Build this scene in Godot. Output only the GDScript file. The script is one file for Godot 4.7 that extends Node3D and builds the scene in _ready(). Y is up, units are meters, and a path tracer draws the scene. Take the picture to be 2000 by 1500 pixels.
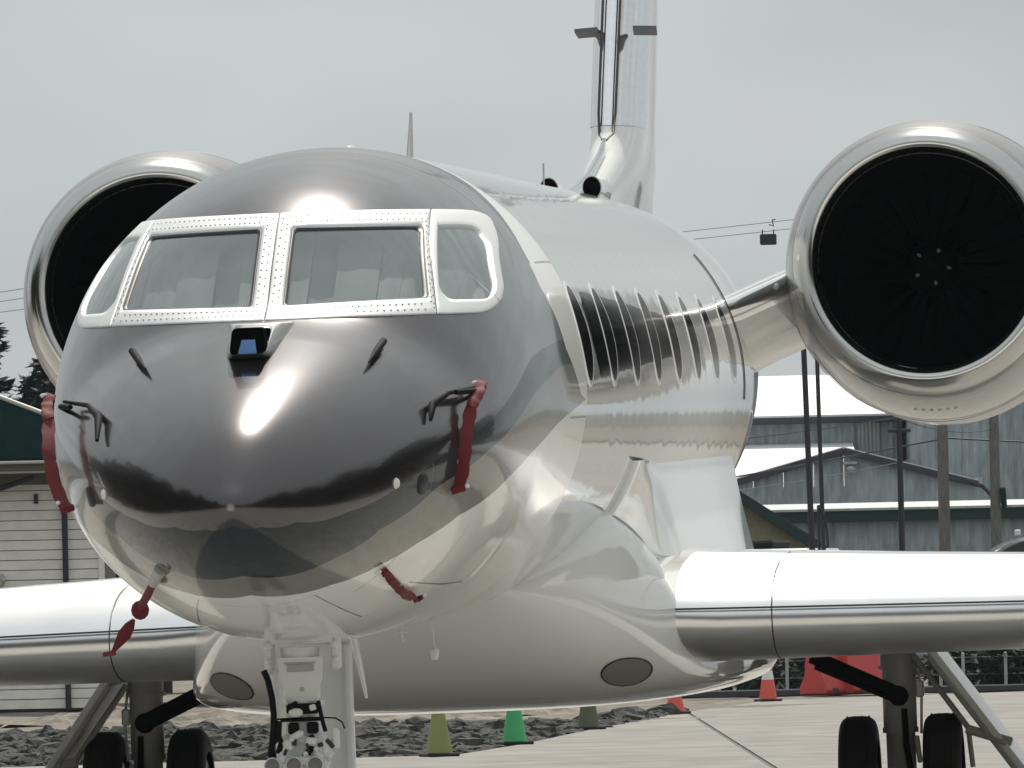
extends Node3D
# A business jet parked on an airfield apron, seen nearly head-on through a long lens.

const H := 1.6
const OFF := Vector3(0, 2.6, 9.0)     # the jet's root lies on the ground below it; its parts are drawn in nose coordinates
var M := {}
var taken := {}
var rng := RandomNumberGenerator.new()

# ------------------------------------------------------------------ camera, sky, sun
func make_sky() -> Image:
	var w := 2048
	var h := 1024
	var im := Image.create(w, h, false, Image.FORMAT_RGBF)
	im.fill(Color(.30, .29, .27))
	var f := FastNoiseLite.new()
	f.seed = 5
	f.noise_type = FastNoiseLite.TYPE_SIMPLEX_SMOOTH
	f.frequency = 1.0
	f.fractal_octaves = 5
	var sun := sun_dir()
	for j in 514:
		var el := PI / 2 - PI * (j + .5) / h
		var up := sin(el)
		var cl := cos(el)
		for i in w:
			var az := ((i + .5) / w - .5) * TAU
			var d := Vector3(sin(az) * cl, up, -cos(az) * cl)
			var n := f.get_noise_3d(d.x * 9.0, d.y * 26.0, d.z * 9.0)
			var n2 := f.get_noise_3d(d.x * 5.0 + 40.0, d.y * 14.0, d.z * 5.0)
			var b := 1.0 + .6 * up + .34 * n
			var c := Color(.482, .511, .516) * b
			c.r *= 1.0 + .09 * n2
			c.g *= 1.0 + .01 * n2
			var ang := acos(clampf(d.dot(sun), -1, 1))
			var glow := .30 * exp(-pow(ang / .30, 2))
			c += Color(1.0, .97, .92) * glow
			im.set_pixel(i, j, c)
	return im

func sun_dir() -> Vector3:
	var el := deg_to_rad(SUN_EL)
	var az := deg_to_rad(SUN_AZ)   # from +z towards +x
	return Vector3(sin(az) * cos(el), sin(el), cos(az) * cos(el))

const SUN_EL := 51.0
const SUN_AZ := 174.0

func _ready() -> void:
	rng.seed = 20
	var cam := Camera3D.new()
	cam.name = "camera"
	cam.fov = rad_to_deg(2.0 * atan(750.0 / 22614.0))
	cam.near = 0.5
	cam.far = 6000
	cam.transform = Transform3D(Basis(Vector3.RIGHT, atan(430.0 / 22614.0)) * Basis(Vector3.BACK, -0.022), Vector3(0, H, 0))
	add_child(cam)
	cam.current = true
	var we := WorldEnvironment.new()
	we.name = "world_environment"
	var env := Environment.new()
	env.background_mode = Environment.BG_SKY
	var sky := Sky.new()
	var pm := PanoramaSkyMaterial.new()
	pm.panorama = ImageTexture.create_from_image(make_sky())
	sky.sky_material = pm
	env.sky = sky
	env.tonemap_mode = Environment.TONE_MAPPER_LINEAR
	env.tonemap_exposure = 1.0
	env.fog_enabled = true
	env.fog_density = 0.0001
	env.fog_light_color = Color(0.86, 0.92, 0.96)
	env.sdfgi_enabled = true
	env.ssao_enabled = true
	env.ssil_enabled = true
	we.environment = env
	add_child(we)
	var sun := DirectionalLight3D.new()
	sun.name = "sun"
	sun.light_energy = 1.3
	sun.light_color = Color(1.0, 0.97, 0.92)
	sun.light_angular_distance = 0.6
	sun.shadow_enabled = true
	add_child(sun)
	sun.look_at_from_position(Vector3.ZERO, -sun_dir(), Vector3.UP)
	materials()
	build_ground()
	build_left_house()
	build_right_buildings()
	build_behind()
	build_poles()
	build_plants()
	build_jet()
	build_covers()
	build_small_things()

# ------------------------------------------------------------------ mesh helpers
class MB:
	var v := PackedVector3Array()
	var n := PackedVector3Array()
	var uv := PackedVector2Array()
	var ix := PackedInt32Array()

	# rows of points -> smooth sheet; wrap closes each row; centre: faces point away from it
	func grid(rows: Array, wrap := false, centre = null, uvs = null, skip = null) -> void:
		var nr: int = rows.size()
		var nc: int = rows[0].size()
		var base := v.size()
		var nn := PackedVector3Array()
		nn.resize(nr * nc)
		var tris := PackedInt32Array()
		var cmax := nc if wrap else nc - 1
		var c0 := Vector3.ZERO
		if centre == null:
			for r in rows:
				for p in r:
					c0 += p
			c0 /= float(nr * nc)
		else:
			c0 = centre
		var o := 0.0
		for i in nr - 1:
			for j in cmax:
				var j2 := (j + 1) % nc
				var a: Vector3 = rows[i][j]
				var b: Vector3 = rows[i][j2]
				var c: Vector3 = rows[i + 1][j2]
				var d: Vector3 = rows[i + 1][j]
				var f1 := (c - a).cross(b - a)
				var f2 := (d - a).cross(c - a)
				o += (f1 + f2).dot((a + b + c + d) * 0.25 - c0)
				var ia := i * nc + j
				var ib := i * nc + j2
				var ic := (i + 1) * nc + j2
				var id := (i + 1) * nc + j
				nn[ia] += f1 + f2
				nn[ib] += f1
				nn[ic] += f1 + f2
				nn[id] += f2
				if skip != null and skip[i * nc + j]:
					continue
				tris.append_array([ia, ib, ic, ia, ic, id])
		var s := 1.0 if o >= 0.0 else -1.0
		for i in nr:
			v.append_array(PackedVector3Array(rows[i]))
		for k in nn.size():
			n.append((nn[k] * s).normalized() if nn[k].length_squared() > 1e-20 else Vector3.UP)
		if uvs != null:
			for r in uvs:
				uv.append_array(r)
		else:
			for k in nn.size():
				uv.append(Vector2.ZERO)
		for k in range(0, tris.size(), 3):
			if s > 0:
				ix.append_array([base + tris[k], base + tris[k + 1], base + tris[k + 2]])
			else:
				ix.append_array([base + tris[k], base + tris[k + 2], base + tris[k + 1]])

	func tri(a: Vector3, b: Vector3, c: Vector3, out: Vector3) -> void:
		var f := (c - a).cross(b - a)
		var q := b
		var r := c
		if f.dot(out) < 0:
			f = -f
			q = c
			r = b
		var k := v.size()
		v.append_array([a, q, r])
		f = f.normalized()
		n.append_array([f, f, f])
		uv.append_array([Vector2.ZERO, Vector2.ZERO, Vector2.ZERO])
		ix.append_array([k, k + 1, k + 2])

	func quad(a: Vector3, b: Vector3, c: Vector3, d: Vector3, out: Vector3) -> void:
		tri(a, b, c, out)
		tri(a, c, d, out)

	func fan(ring, out: Vector3) -> void:
		var c := Vector3.ZERO
		for p in ring:
			c += p
		c /= float(ring.size())
		for i in ring.size():
			tri(c, ring[i], ring[(i + 1) % ring.size()], out)

	func loft(rows: Array, caps := true) -> void:
		grid(rows, true)
		if caps:
			var a := Vector3.ZERO
			var b := Vector3.ZERO
			for p in rows[0]: a += p
			for p in rows[-1]: b += p
			a /= float(rows[0].size())
			b /= float(rows[-1].size())
			fan(rows[0], a - b)
			fan(rows[-1], b - a)

	func box(c: Vector3, size: Vector3, b := Basis(), bev := 0.0) -> void:
		var h := size * 0.5
		bev = minf(bev, minf(h.x, minf(h.y, h.z)) * 0.6)
		for ax in 3:
			for sg in [-1.0, 1.0]:
				var u := (ax + 1) % 3
				var w := (ax + 2) % 3
				var pts := []
				for q in [[-1, -1], [1, -1], [1, 1], [-1, 1]]:
					var p := Vector3.ZERO
					p[ax] = sg * h[ax]
					p[u] = q[0] * (h[u] - bev)
					p[w] = q[1] * (h[w] - bev)
					pts.append(c + b * p)
				var o := Vector3.ZERO
				o[ax] = sg
				quad(pts[0], pts[1], pts[2], pts[3], b * o)
		if bev > 0.0:
			for ax in 3:
				var u := (ax + 1) % 3
				var w := (ax + 2) % 3
				for q in [[-1, -1], [1, -1], [1, 1], [-1, 1]]:
					var pts := []
					for e in [-1.0, 1.0]:
						var p := Vector3.ZERO
						p[ax] = e * (h[ax] - bev)
						p[u] = q[0] * h[u]
						p[w] = q[1] * (h[w] - bev)
						var p2 := Vector3.ZERO
						p2[ax] = e * (h[ax] - bev)
						p2[u] = q[0] * (h[u] - bev)
						p2[w] = q[1] * h[w]
						pts.append(c + b * p)
						pts.append(c + b * p2)
					var o := Vector3.ZERO
					o[u] = q[0]
					o[w] = q[1]
					quad(pts[0], pts[1], pts[3], pts[2], b * o)
			for x in [-1, 1]:
				for y in [-1, 1]:
					for z in [-1, 1]:
						var s := Vector3(x, y, z)
						tri(c + b * (s * Vector3(h.x, h.y - bev, h.z - bev)), c + b * (s * Vector3(h.x - bev, h.y, h.z - bev)), c + b * (s * Vector3(h.x - bev, h.y - bev, h.z)), b * s)

	func tube(pts: Array, r, seg := 10, caps := true) -> void:
		var rows := []
		var up := Vector3.UP
		for i in pts.size():
			var d: Vector3 = (pts[mini(i + 1, pts.size() - 1)] - pts[maxi(i - 1, 0)]).normalized()
			if i == 0:
				up = Vector3.UP if absf(d.y) < 0.9 else Vector3.RIGHT
			var x := up.cross(d).normalized()
			up = d.cross(x).normalized()
			var rr: float = r[i] if r is Array else r
			var row := PackedVector3Array()
			for k in seg:
				var a := TAU * k / seg
				row.append(pts[i] + (x * cos(a) + up * sin(a)) * rr)
			rows.append(row)
		loft(rows, caps)

	# profile of Vector2(radius, along) round an axis
	func lathe(prof: Array, o: Vector3, axis: Vector3, seg := 48, centre = null) -> void:
		var ax := axis.normalized()
		var x := (Vector3.UP if absf(ax.y) < 0.9 else Vector3.RIGHT).cross(ax).normalized()
		var y := ax.cross(x)
		var rows := []
		for p in prof:
			var row := PackedVector3Array()
			for k in seg:
				var a := TAU * k / seg
				row.append(o + ax * p.y + (x * cos(a) + y * sin(a)) * p.x)
			rows.append(row)
		grid(rows, true, centre)

	func ball(c: Vector3, r: Vector3, seg := 12, b := Basis()) -> void:
		var rows := []
		for i in seg / 2 + 1:
			var t := PI * i / (seg / 2)
			var row := PackedVector3Array()
			for k in seg:
				var a := TAU * k / seg
				row.append(c + b * (r * Vector3(sin(t) * cos(a), cos(t), sin(t) * sin(a))))
			rows.append(row)
		grid(rows, true)

	# polygon (in x, y of the basis) pushed along the basis z
	func prism(poly: PackedVector2Array, o: Vector3, b: Basis, depth: float) -> void:
		var ids := Geometry2D.triangulate_polygon(poly)
		for k in range(0, ids.size(), 3):
			var p := []
			for e in 3:
				p.append(o + b * Vector3(poly[ids[k + e]].x, poly[ids[k + e]].y, 0))
			tri(p[0], p[1], p[2], -b.z)
			var d := b.z * depth
			tri(p[0] + d, p[1] + d, p[2] + d, b.z)
		var area := 0.0
		for i in poly.size():
			area += poly[i].cross(poly[(i + 1) % poly.size()])
		for i in poly.size():
			var a := poly[i]
			var c := poly[(i + 1) % poly.size()]
			var out := Vector2(c.y - a.y, a.x - c.x) * signf(area)
			var pa := o + b * Vector3(a.x, a.y, 0)
			var pc := o + b * Vector3(c.x, c.y, 0)
			quad(pa, pc, pc + b.z * depth, pa + b.z * depth, b * Vector3(out.x, out.y, 0))

	func mesh() -> ArrayMesh:
		var arr := []
		arr.resize(Mesh.ARRAY_MAX)
		arr[Mesh.ARRAY_VERTEX] = v
		arr[Mesh.ARRAY_NORMAL] = n
		arr[Mesh.ARRAY_TEX_UV] = uv
		arr[Mesh.ARRAY_INDEX] = ix
		var m := ArrayMesh.new()
		m.add_surface_from_arrays(Mesh.PRIMITIVE_TRIANGLES, arr)
		return m


func numbered(called: String, parent: Node) -> String:
	var key := str(parent.get_instance_id()) + called
	var k: int = taken.get(key, 0)
	taken[key] = k + 1
	return called if k == 0 else "%s_%03d" % [called, k]

func part(called: String, m, mat: Material, parent: Node, at := Vector3.ZERO) -> MeshInstance3D:
	var o := MeshInstance3D.new()
	o.name = numbered(called, parent)
	o.mesh = m.mesh() if m is MB else m
	o.material_override = mat
	o.position = at
	parent.add_child(o, true)
	return o

func thing(called: String, label: String, category: String, at := Vector3.ZERO, turn := 0.0, group := "") -> Node3D:
	var o := Node3D.new()
	o.name = numbered(called, self)
	add_child(o, true)
	o.position = at
	o.rotation.y = turn
	tag(o, label, category, group)
	return o

func tag(o: Node, label: String, category: String, group := "") -> void:
	o.set_meta("label", label)
	o.set_meta("category", category)
	if group:
		o.set_meta("group", group)

func struct(called: String, m, mat: Material, label: String) -> MeshInstance3D:
	var o := part(called, m, mat, self)
	o.set_meta("kind", "structure")
	o.set_meta("label", label)
	return o

func copy(o: Node3D, called: String, label: String, at: Vector3, turn := 0.0) -> Node3D:
	var c: Node3D = o.duplicate()
	c.name = numbered(called, self)
	add_child(c, true)
	c.position = at
	c.rotation.y = turn
	c.set_meta("label", label)
	return c

# ------------------------------------------------------------------ materials
func lin(r: float, g: float, b: float) -> Color:
	return Color(r, g, b).linear_to_srgb()

func mat(called: String, c: Color, rough := 0.6, metal := 0.0, coat := 0.0) -> StandardMaterial3D:
	var m := StandardMaterial3D.new()
	m.resource_name = called
	m.albedo_color = c
	m.roughness = rough
	m.metallic = metal
	if coat > 0.0:
		m.clearcoat_enabled = true
		m.clearcoat = coat
		m.clearcoat_roughness = 0.04
	M[called] = m
	return m

func noise_tex(freq: float, lo: Color, hi: Color, sd: int, normal := 0.0, size := 512, oct := 4) -> NoiseTexture2D:
	var f := FastNoiseLite.new()
	f.noise_type = FastNoiseLite.TYPE_SIMPLEX_SMOOTH
	f.seed = sd
	f.frequency = freq
	f.fractal_octaves = oct
	var t := NoiseTexture2D.new()
	t.width = size
	t.height = size
	t.seamless = true
	t.noise = f
	if normal > 0.0:
		t.as_normal_map = true
		t.bump_strength = normal
	else:
		var g := Gradient.new()
		g.set_color(0, lo)
		g.set_color(1, hi)
		t.color_ramp = g
	return t

func mottled(m: StandardMaterial3D, freq: float, a: float, b: float, scale: Vector3, sd: int, bump := 0.0) -> void:
	m.albedo_texture = noise_tex(freq, Color(a, a, a), Color(b, b, b), sd)
	m.uv1_triplanar = true
	m.uv1_world_triplanar = true
	m.uv1_scale = scale
	if bump > 0.0:
		m.normal_enabled = true
		m.normal_texture = noise_tex(freq * 2.0, Color.BLACK, Color.WHITE, sd + 1, 6.0)
		m.normal_scale = bump

func materials() -> void:
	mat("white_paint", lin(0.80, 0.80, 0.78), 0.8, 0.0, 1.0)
	M.white_paint.metallic_specular = 0.1
	mat("frame_metal", lin(0.66, 0.67, 0.68), 0.45, 0.2)
	mat("rivet", lin(0.30, 0.31, 0.32), 0.5, 0.4)
	mat("chrome", lin(0.86, 0.86, 0.87), 0.13, 1.0)
	mottled(mat("bright_edge", lin(0.90, 0.90, 0.91), 0.30, 1.0), 0.01, 0.93, 1.0, Vector3(0.5, 3, 0.5), 72)
	mat("dull_chrome", lin(0.50, 0.50, 0.495), 0.2, 1.0)
	mottled(M.chrome, 0.01, 0.93, 1.0, Vector3(0.5, 3, 0.5), 71)
	mat("nacelle_paint", lin(0.13, 0.127, 0.127), 0.4, 0.0, 0.6)
	mat("duct", lin(0.003, 0.003, 0.0035), 0.8)
	mat("fan_black", lin(0.003, 0.003, 0.0035), 0.6)
	M.fan_black.metallic_specular = 0.1
	M.duct.metallic_specular = 0.05
	mat("spot_grey", lin(0.10, 0.11, 0.115), 0.6)
	mat("seal", lin(0.02, 0.018, 0.025), 0.5)
	mat("black_gloss", lin(0.006, 0.007, 0.008), 0.08)
	M.black_gloss.metallic_specular = 0.05
	mat("grey_gloss", lin(0.20, 0.195, 0.175), 0.4, 0.0, 0.3)
	mat("rubber", lin(0.012, 0.012, 0.013), 0.75)
	mat("gear_white", lin(0.74, 0.76, 0.76), 0.4, 0.0, 0.5)
	mat("gear_grey", lin(0.42, 0.42, 0.405), 0.5, 0.0)
	mat("vane_grey", lin(0.13, 0.13, 0.145), 0.6)
	mat("hose", lin(0.012, 0.011, 0.014), 0.7)
	M.hose.metallic_specular = 0.2
	mat("steel", lin(0.5, 0.5, 0.5), 0.3, 1.0)
	mat("interior", lin(0.06, 0.08, 0.082), 0.8)
	mat("shade_cloth", lin(0.075, 0.095, 0.095), 0.8)
	mat("shade_dark", lin(0.05, 0.068, 0.07), 0.8)
	mat("dash", lin(0.05, 0.06, 0.06), 0.7)
	mat("seat", lin(0.26, 0.25, 0.24), 0.7)
	mat("lens_blue", lin(0.17, 0.33, 0.72), 0.08, 0.1)
	mat("red_cloth", lin(0.13, 0.009, 0.014), 0.8)
	mat("red_cloth_faded", lin(0.17, 0.025, 0.03), 0.8)
	mat("tag_white", lin(0.75, 0.75, 0.73), 0.6)
	var g := mat("glass", Color(.78, .84, .85, 0.2), 0.02)
	g.transparency = BaseMaterial3D.TRANSPARENCY_ALPHA
	var lg := mat("lamp_glass", Color(0.6, 0.62, 0.6, 0.5), 0.05)
	lg.transparency = BaseMaterial3D.TRANSPARENCY_ALPHA
	# ground
	for k in 4:
		var c: float = [0.245, 0.235, 0.255, 0.24][k]
		var m := mat("concrete%d" % k, lin(c, c * 0.95, c * 0.87), 0.85)
		mottled(m, 0.012, 0.80, 1.0, Vector3(0.11 + 0.01 * k, 0.11, 0.05), 10 + k, 0.25)
	mottled(mat("asphalt", lin(0.52, 0.50, 0.46), 0.92), 0.02, 0.75, 1.0, Vector3(0.15, 0.15, 0.15), 19, 0.3)
	mat("joint", lin(0.09, 0.088, 0.08), 0.9)
	mottled(mat("earth", lin(0.30, 0.262, 0.215), 0.95), 0.03, 0.5, 1.0, Vector3(0.12, 0.12, 0.12), 21, 0.8)
	mottled(mat("rock", lin(0.10, 0.102, 0.095), 0.95), 0.02, 0.35, 1.0, Vector3(0.8, 0.8, 0.8), 23, 0.8)
	mottled(mat("kerb_stone", lin(0.45, 0.44, 0.40), 0.9), 0.03, 0.7, 1.0, Vector3(0.4, 0.4, 0.4), 25)
	mottled(mat("grass_ground", lin(0.115, 0.118, 0.095), 0.95), 0.02, 0.5, 1.0, Vector3(0.05, 0.05, 0.05), 27)
	# buildings
	mottled(mat("siding0", lin(0.85, 0.83, 0.76), 0.7), 0.01, 0.93, 1.0, Vector3(0.5, 0.5, 0.5), 31)
	mottled(mat("siding1", lin(0.82, 0.80, 0.74), 0.7), 0.01, 0.90, 1.0, Vector3(0.4, 0.5, 0.4), 32)
	mottled(mat("siding2", lin(0.84, 0.82, 0.75), 0.7), 0.01, 0.92, 1.0, Vector3(0.45, 0.6, 0.5), 33)
	mottled(mat("green_roof", lin(0.004, 0.015, 0.016), 0.95), 0.02, 0.7, 1.0, Vector3(0.3, 0.3, 0.3), 34)
	M.green_roof.metallic_specular = 0.0
	mat("green_trim", lin(0.008, 0.026, 0.026), 0.8)
	mat("gutter", lin(0.40, 0.40, 0.36), 0.5)
	mat("soffit", lin(0.14, 0.12, 0.10), 0.8)
	mat("downpipe", lin(0.012, 0.012, 0.02), 0.5)
	for k in 3:
		var f: float = [1.0, 0.86, 0.93][k]
		mottled(mat("metal_wall%d" % k, lin(0.42 * f, 0.49 * f, 0.53 * f), 0.5, 0.1), 0.015, 0.72, 1.0, Vector3(0.6, 0.12, 0.6), 41 + k)
	mottled(mat("metal_pale", lin(0.46, 0.49, 0.50), 0.5, 0.1), 0.015, 0.8, 1.0, Vector3(0.6, 0.12, 0.6), 45)
	mottled(mat("white_roof", lin(0.80, 0.79, 0.80), 0.5), 0.02, 0.9, 1.0, Vector3(0.2, 0.2, 0.2), 46)
	mat("dark_trim", lin(0.03, 0.03, 0.045), 0.6)
	mottled(mat("tan_wall", lin(0.23, 0.225, 0.15), 0.8), 0.02, 0.85, 1.0, Vector3(0.3, 0.3, 0.3), 47)
	mottled(mat("pole_wood", lin(0.22, 0.215, 0.20), 0.9), 0.03, 0.6, 1.0, Vector3(2, 0.2, 2), 48)
	mat("pole_dark", lin(0.018, 0.017, 0.03), 0.6)
	mat("wire", lin(0.015, 0.015, 0.025), 0.6)
	mat("wire_pale", lin(0.22, 0.24, 0.25), 0.6)
	mat("window_dark", lin(0.01, 0.012, 0.014), 0.08)
	# vegetation
	mottled(mat("needles", lin(0.022, 0.036, 0.032), 0.8), 0.05, 0.5, 1.0, Vector3(0.8, 0.8, 0.8), 51)
	mottled(mat("leaves", lin(0.035, 0.055, 0.03), 0.8), 0.05, 0.5, 1.0, Vector3(1.5, 1.5, 1.5), 52)
	mat("bark", lin(0.06, 0.05, 0.04), 0.9)
	# small things
	mat("plastic_red", lin(0.50, 0.058, 0.05), 0.6)
	mat("cone_orange", lin(0.66, 0.09, 0.06), 0.5)
	mat("cone_white", lin(0.72, 0.72, 0.72), 0.4)
	mat("cone_green", lin(0.05, 0.40, 0.14), 0.5)
	mottled(mat("cone_lime", lin(0.33, 0.36, 0.12), 0.55), 0.03, 0.7, 1.0, Vector3(4, 4, 4), 53)
	mat("cone_olive", lin(0.10, 0.105, 0.055), 0.6)
	mat("cone_base", lin(0.02, 0.02, 0.02), 0.8)
	mat("car_white", lin(0.62, 0.65, 0.66), 0.35, 0.0, 1.0)
	mat("car_blue", lin(0.22, 0.32, 0.36), 0.3, 0.2, 1.0)
	mat("car_dark", lin(0.02, 0.032, 0.034), 0.4, 0.0, 0.6)

# ------------------------------------------------------------------ the fuselage as a surface
var KS := []
var KU := PackedFloat64Array()
var KM := []

func make_profile() -> void:
	# station, top, bottom, half width, height of the widest point
	KS = [[0, -.505, -.505, 0, -.505], [.1, -.32, -.65, .2, -.505], [.3, -.17, -.765, .36, -.50], [.6, -.035, -.87, .53, -.455], [1.0, .10, -.96, .70, -.37],
		[1.5, .242, -1.04, .86, -.275], [1.95, .365, -1.095, .97, -.225], [2.35, .60, -1.13, 1.045, -.175], [2.75, .82, -1.16, 1.095, -.12], [3.2, .975, -1.18, 1.135, -.06],
		[3.8, 1.09, -1.195, 1.17, -.02], [4.6, 1.165, -1.195, 1.19, 0], [5.6, 1.195, -1.195, 1.195, 0], [20, 1.195, -1.195, 1.195, 0], [23, 1.16, -.85, 1.08, .1], [26, 1.02, -.2, .68, .3], [29, .75, .3, .2, .5]]
	for k in KS:
		KU.append(sqrt(k[0]))
	for c in range(1, 5):
		KM.append(slopes(KU, KS.map(func(k): return float(k[c]))))

func slopes(x, y) -> PackedFloat64Array:
	var m := PackedFloat64Array()
	m.resize(x.size())
	var d := PackedFloat64Array()
	for i in x.size() - 1:
		d.append((y[i + 1] - y[i]) / (x[i + 1] - x[i]))
	m[0] = d[0]
	m[x.size() - 1] = d[-1]
	for i in range(1, x.size() - 1):
		if d[i - 1] * d[i] > 0:
			var a = 2 * (x[i + 1] - x[i]) + (x[i] - x[i - 1])
			var b = (x[i + 1] - x[i]) + 2 * (x[i] - x[i - 1])
			m[i] = (a + b) / (a / d[i - 1] + b / d[i])
	return m

func profile(s: float) -> Array:
	var u := sqrt(clampf(s, 0.0, 29.0))
	var i := 0
	while i < KU.size() - 2 and u > KU[i + 1]:
		i += 1
	var h := KU[i + 1] - KU[i]
	var t := (u - KU[i]) / h
	var a := 2 * t * t * t - 3 * t * t + 1
	var b := t * t * t - 2 * t * t + t
	var c := -2 * t * t * t + 3 * t * t
	var d := t * t * t - t * t
	var out := []
	for k in 4:
		out.append(a * KS[i][k + 1] + b * h * KM[k][i] + c * KS[i + 1][k + 1] + d * h * KM[k][i + 1])
	return out

func curve(pts: Array, x: float) -> float:   # piecewise linear
	if x <= pts[0][0]:
		return pts[0][1]
	for i in pts.size() - 1:
		if x <= pts[i + 1][0]:
			return lerpf(pts[i][1], pts[i + 1][1], (x - pts[i][0]) / (pts[i + 1][0] - pts[i][0]))
	return pts[-1][1]

func hull(s: float, th: float, off := 0.0) -> Vector3:
	var f := profile(s)
	var c := cos(th)
	var r: float = (f[0] - f[3]) if c > 0 else (f[3] - f[1])
	var p := Vector3(f[2] * sin(th), f[3] + r * c, -s)
	if off != 0.0:
		p += hull_n(s, th) * off
	return p

func hull_n(s: float, th: float) -> Vector3:
	var e := 0.004
	var s0 := maxf(s, 0.01)
	var a := hull(s0 + e, th) - hull(s0 - e, th)
	var b := hull(s0, th + e) - hull(s0, th - e)
	return b.cross(a).normalized() * (1.0 if b.cross(a).dot(Vector3(sin(th), cos(th), 0.2)) > 0 else -1.0)

# the point of the nose that lies at x, y seen from straight ahead
func front(x: float, y: float, off := 0.0) -> Vector3:
	var a := 0.0
	var b := 5.6
	for k in 22:
		var m := (a + b) / 2
		var f := profile(m)
		var r: float = (f[0] - f[3]) if y > f[3] else (f[3] - f[1])
		if f[2] > 1e-5 and r > 1e-5 and (x / f[2]) ** 2 + ((y - f[3]) / r) ** 2 < 1.0:
			b = m
		else:
			a = m
	var f := profile(b)
	var th := atan2(x / f[2], (y - f[3]) / ((f[0] - f[3]) if y > f[3] else (f[3] - f[1])))
	return hull(b, th, off) if off != 0.0 else Vector3(x, y, -b)

func rounded(pts: Array, radii: Array, arc := 5, seg := 8) -> PackedVector2Array:
	var n := pts.size()
	var ends := []
	for i in n:
		var p: Vector2 = pts[i]
		var a: Vector2 = (pts[(i + n - 1) % n] - p).normalized()
		var b: Vector2 = (pts[(i + 1) % n] - p).normalized()
		var r: float = radii[i]
		var row := []
		for k in arc + 1:
			var t := float(k) / arc
			row.append(p + a * r * (1 - t) ** 2 + b * r * t * t)
		ends.append(row)
	var out := PackedVector2Array()
	for i in n:
		for q in ends[i]:
			out.append(q)
		var s: Vector2 = ends[i][-1]
		var e: Vector2 = ends[(i + 1) % n][0]
		for k in range(1, seg):
			out.append(s.lerp(e, float(k) / seg))
	return out

const FRONT_PANE := [Vector2(.072, .762), Vector2(.645, .754), Vector2(.711, .408), Vector2(.073, .392)]
const FRONT_CELL := [Vector2(.003, .832), Vector2(.650, .834), Vector2(.752, .333), Vector2(.003, .331)]
const SIDE_PANE := [Vector2(.703, .75), Vector2(.835, .752), Vector2(.905, .66), Vector2(.968, .455), Vector2(.955, .398), Vector2(.79, .399), Vector2(.750, .46)]
const SIDE_CELL := [Vector2(.655, .834), Vector2(.835, .835), Vector2(.918, .70), Vector2(1.002, .43), Vector2(.978, .334), Vector2(.80, .332), Vector2(.757, .333)]

func mirrored(p: PackedVector2Array, sg: float) -> PackedVector2Array:
	var o := PackedVector2Array()
	for q in p:
		o.append(Vector2(q.x * sg, q.y))
	return o

func pane_loops() -> Array:
	return [[rounded(FRONT_PANE, [.02, .025, .02, .02]), rounded(FRONT_CELL, [.004, .004, .004, .004])],
		[rounded(SIDE_PANE, [.008, .045, .04, .03, .035, .035, .03]), rounded(SIDE_CELL, [.004, .07, .06, .05, .07, .004, .004])]]

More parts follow.
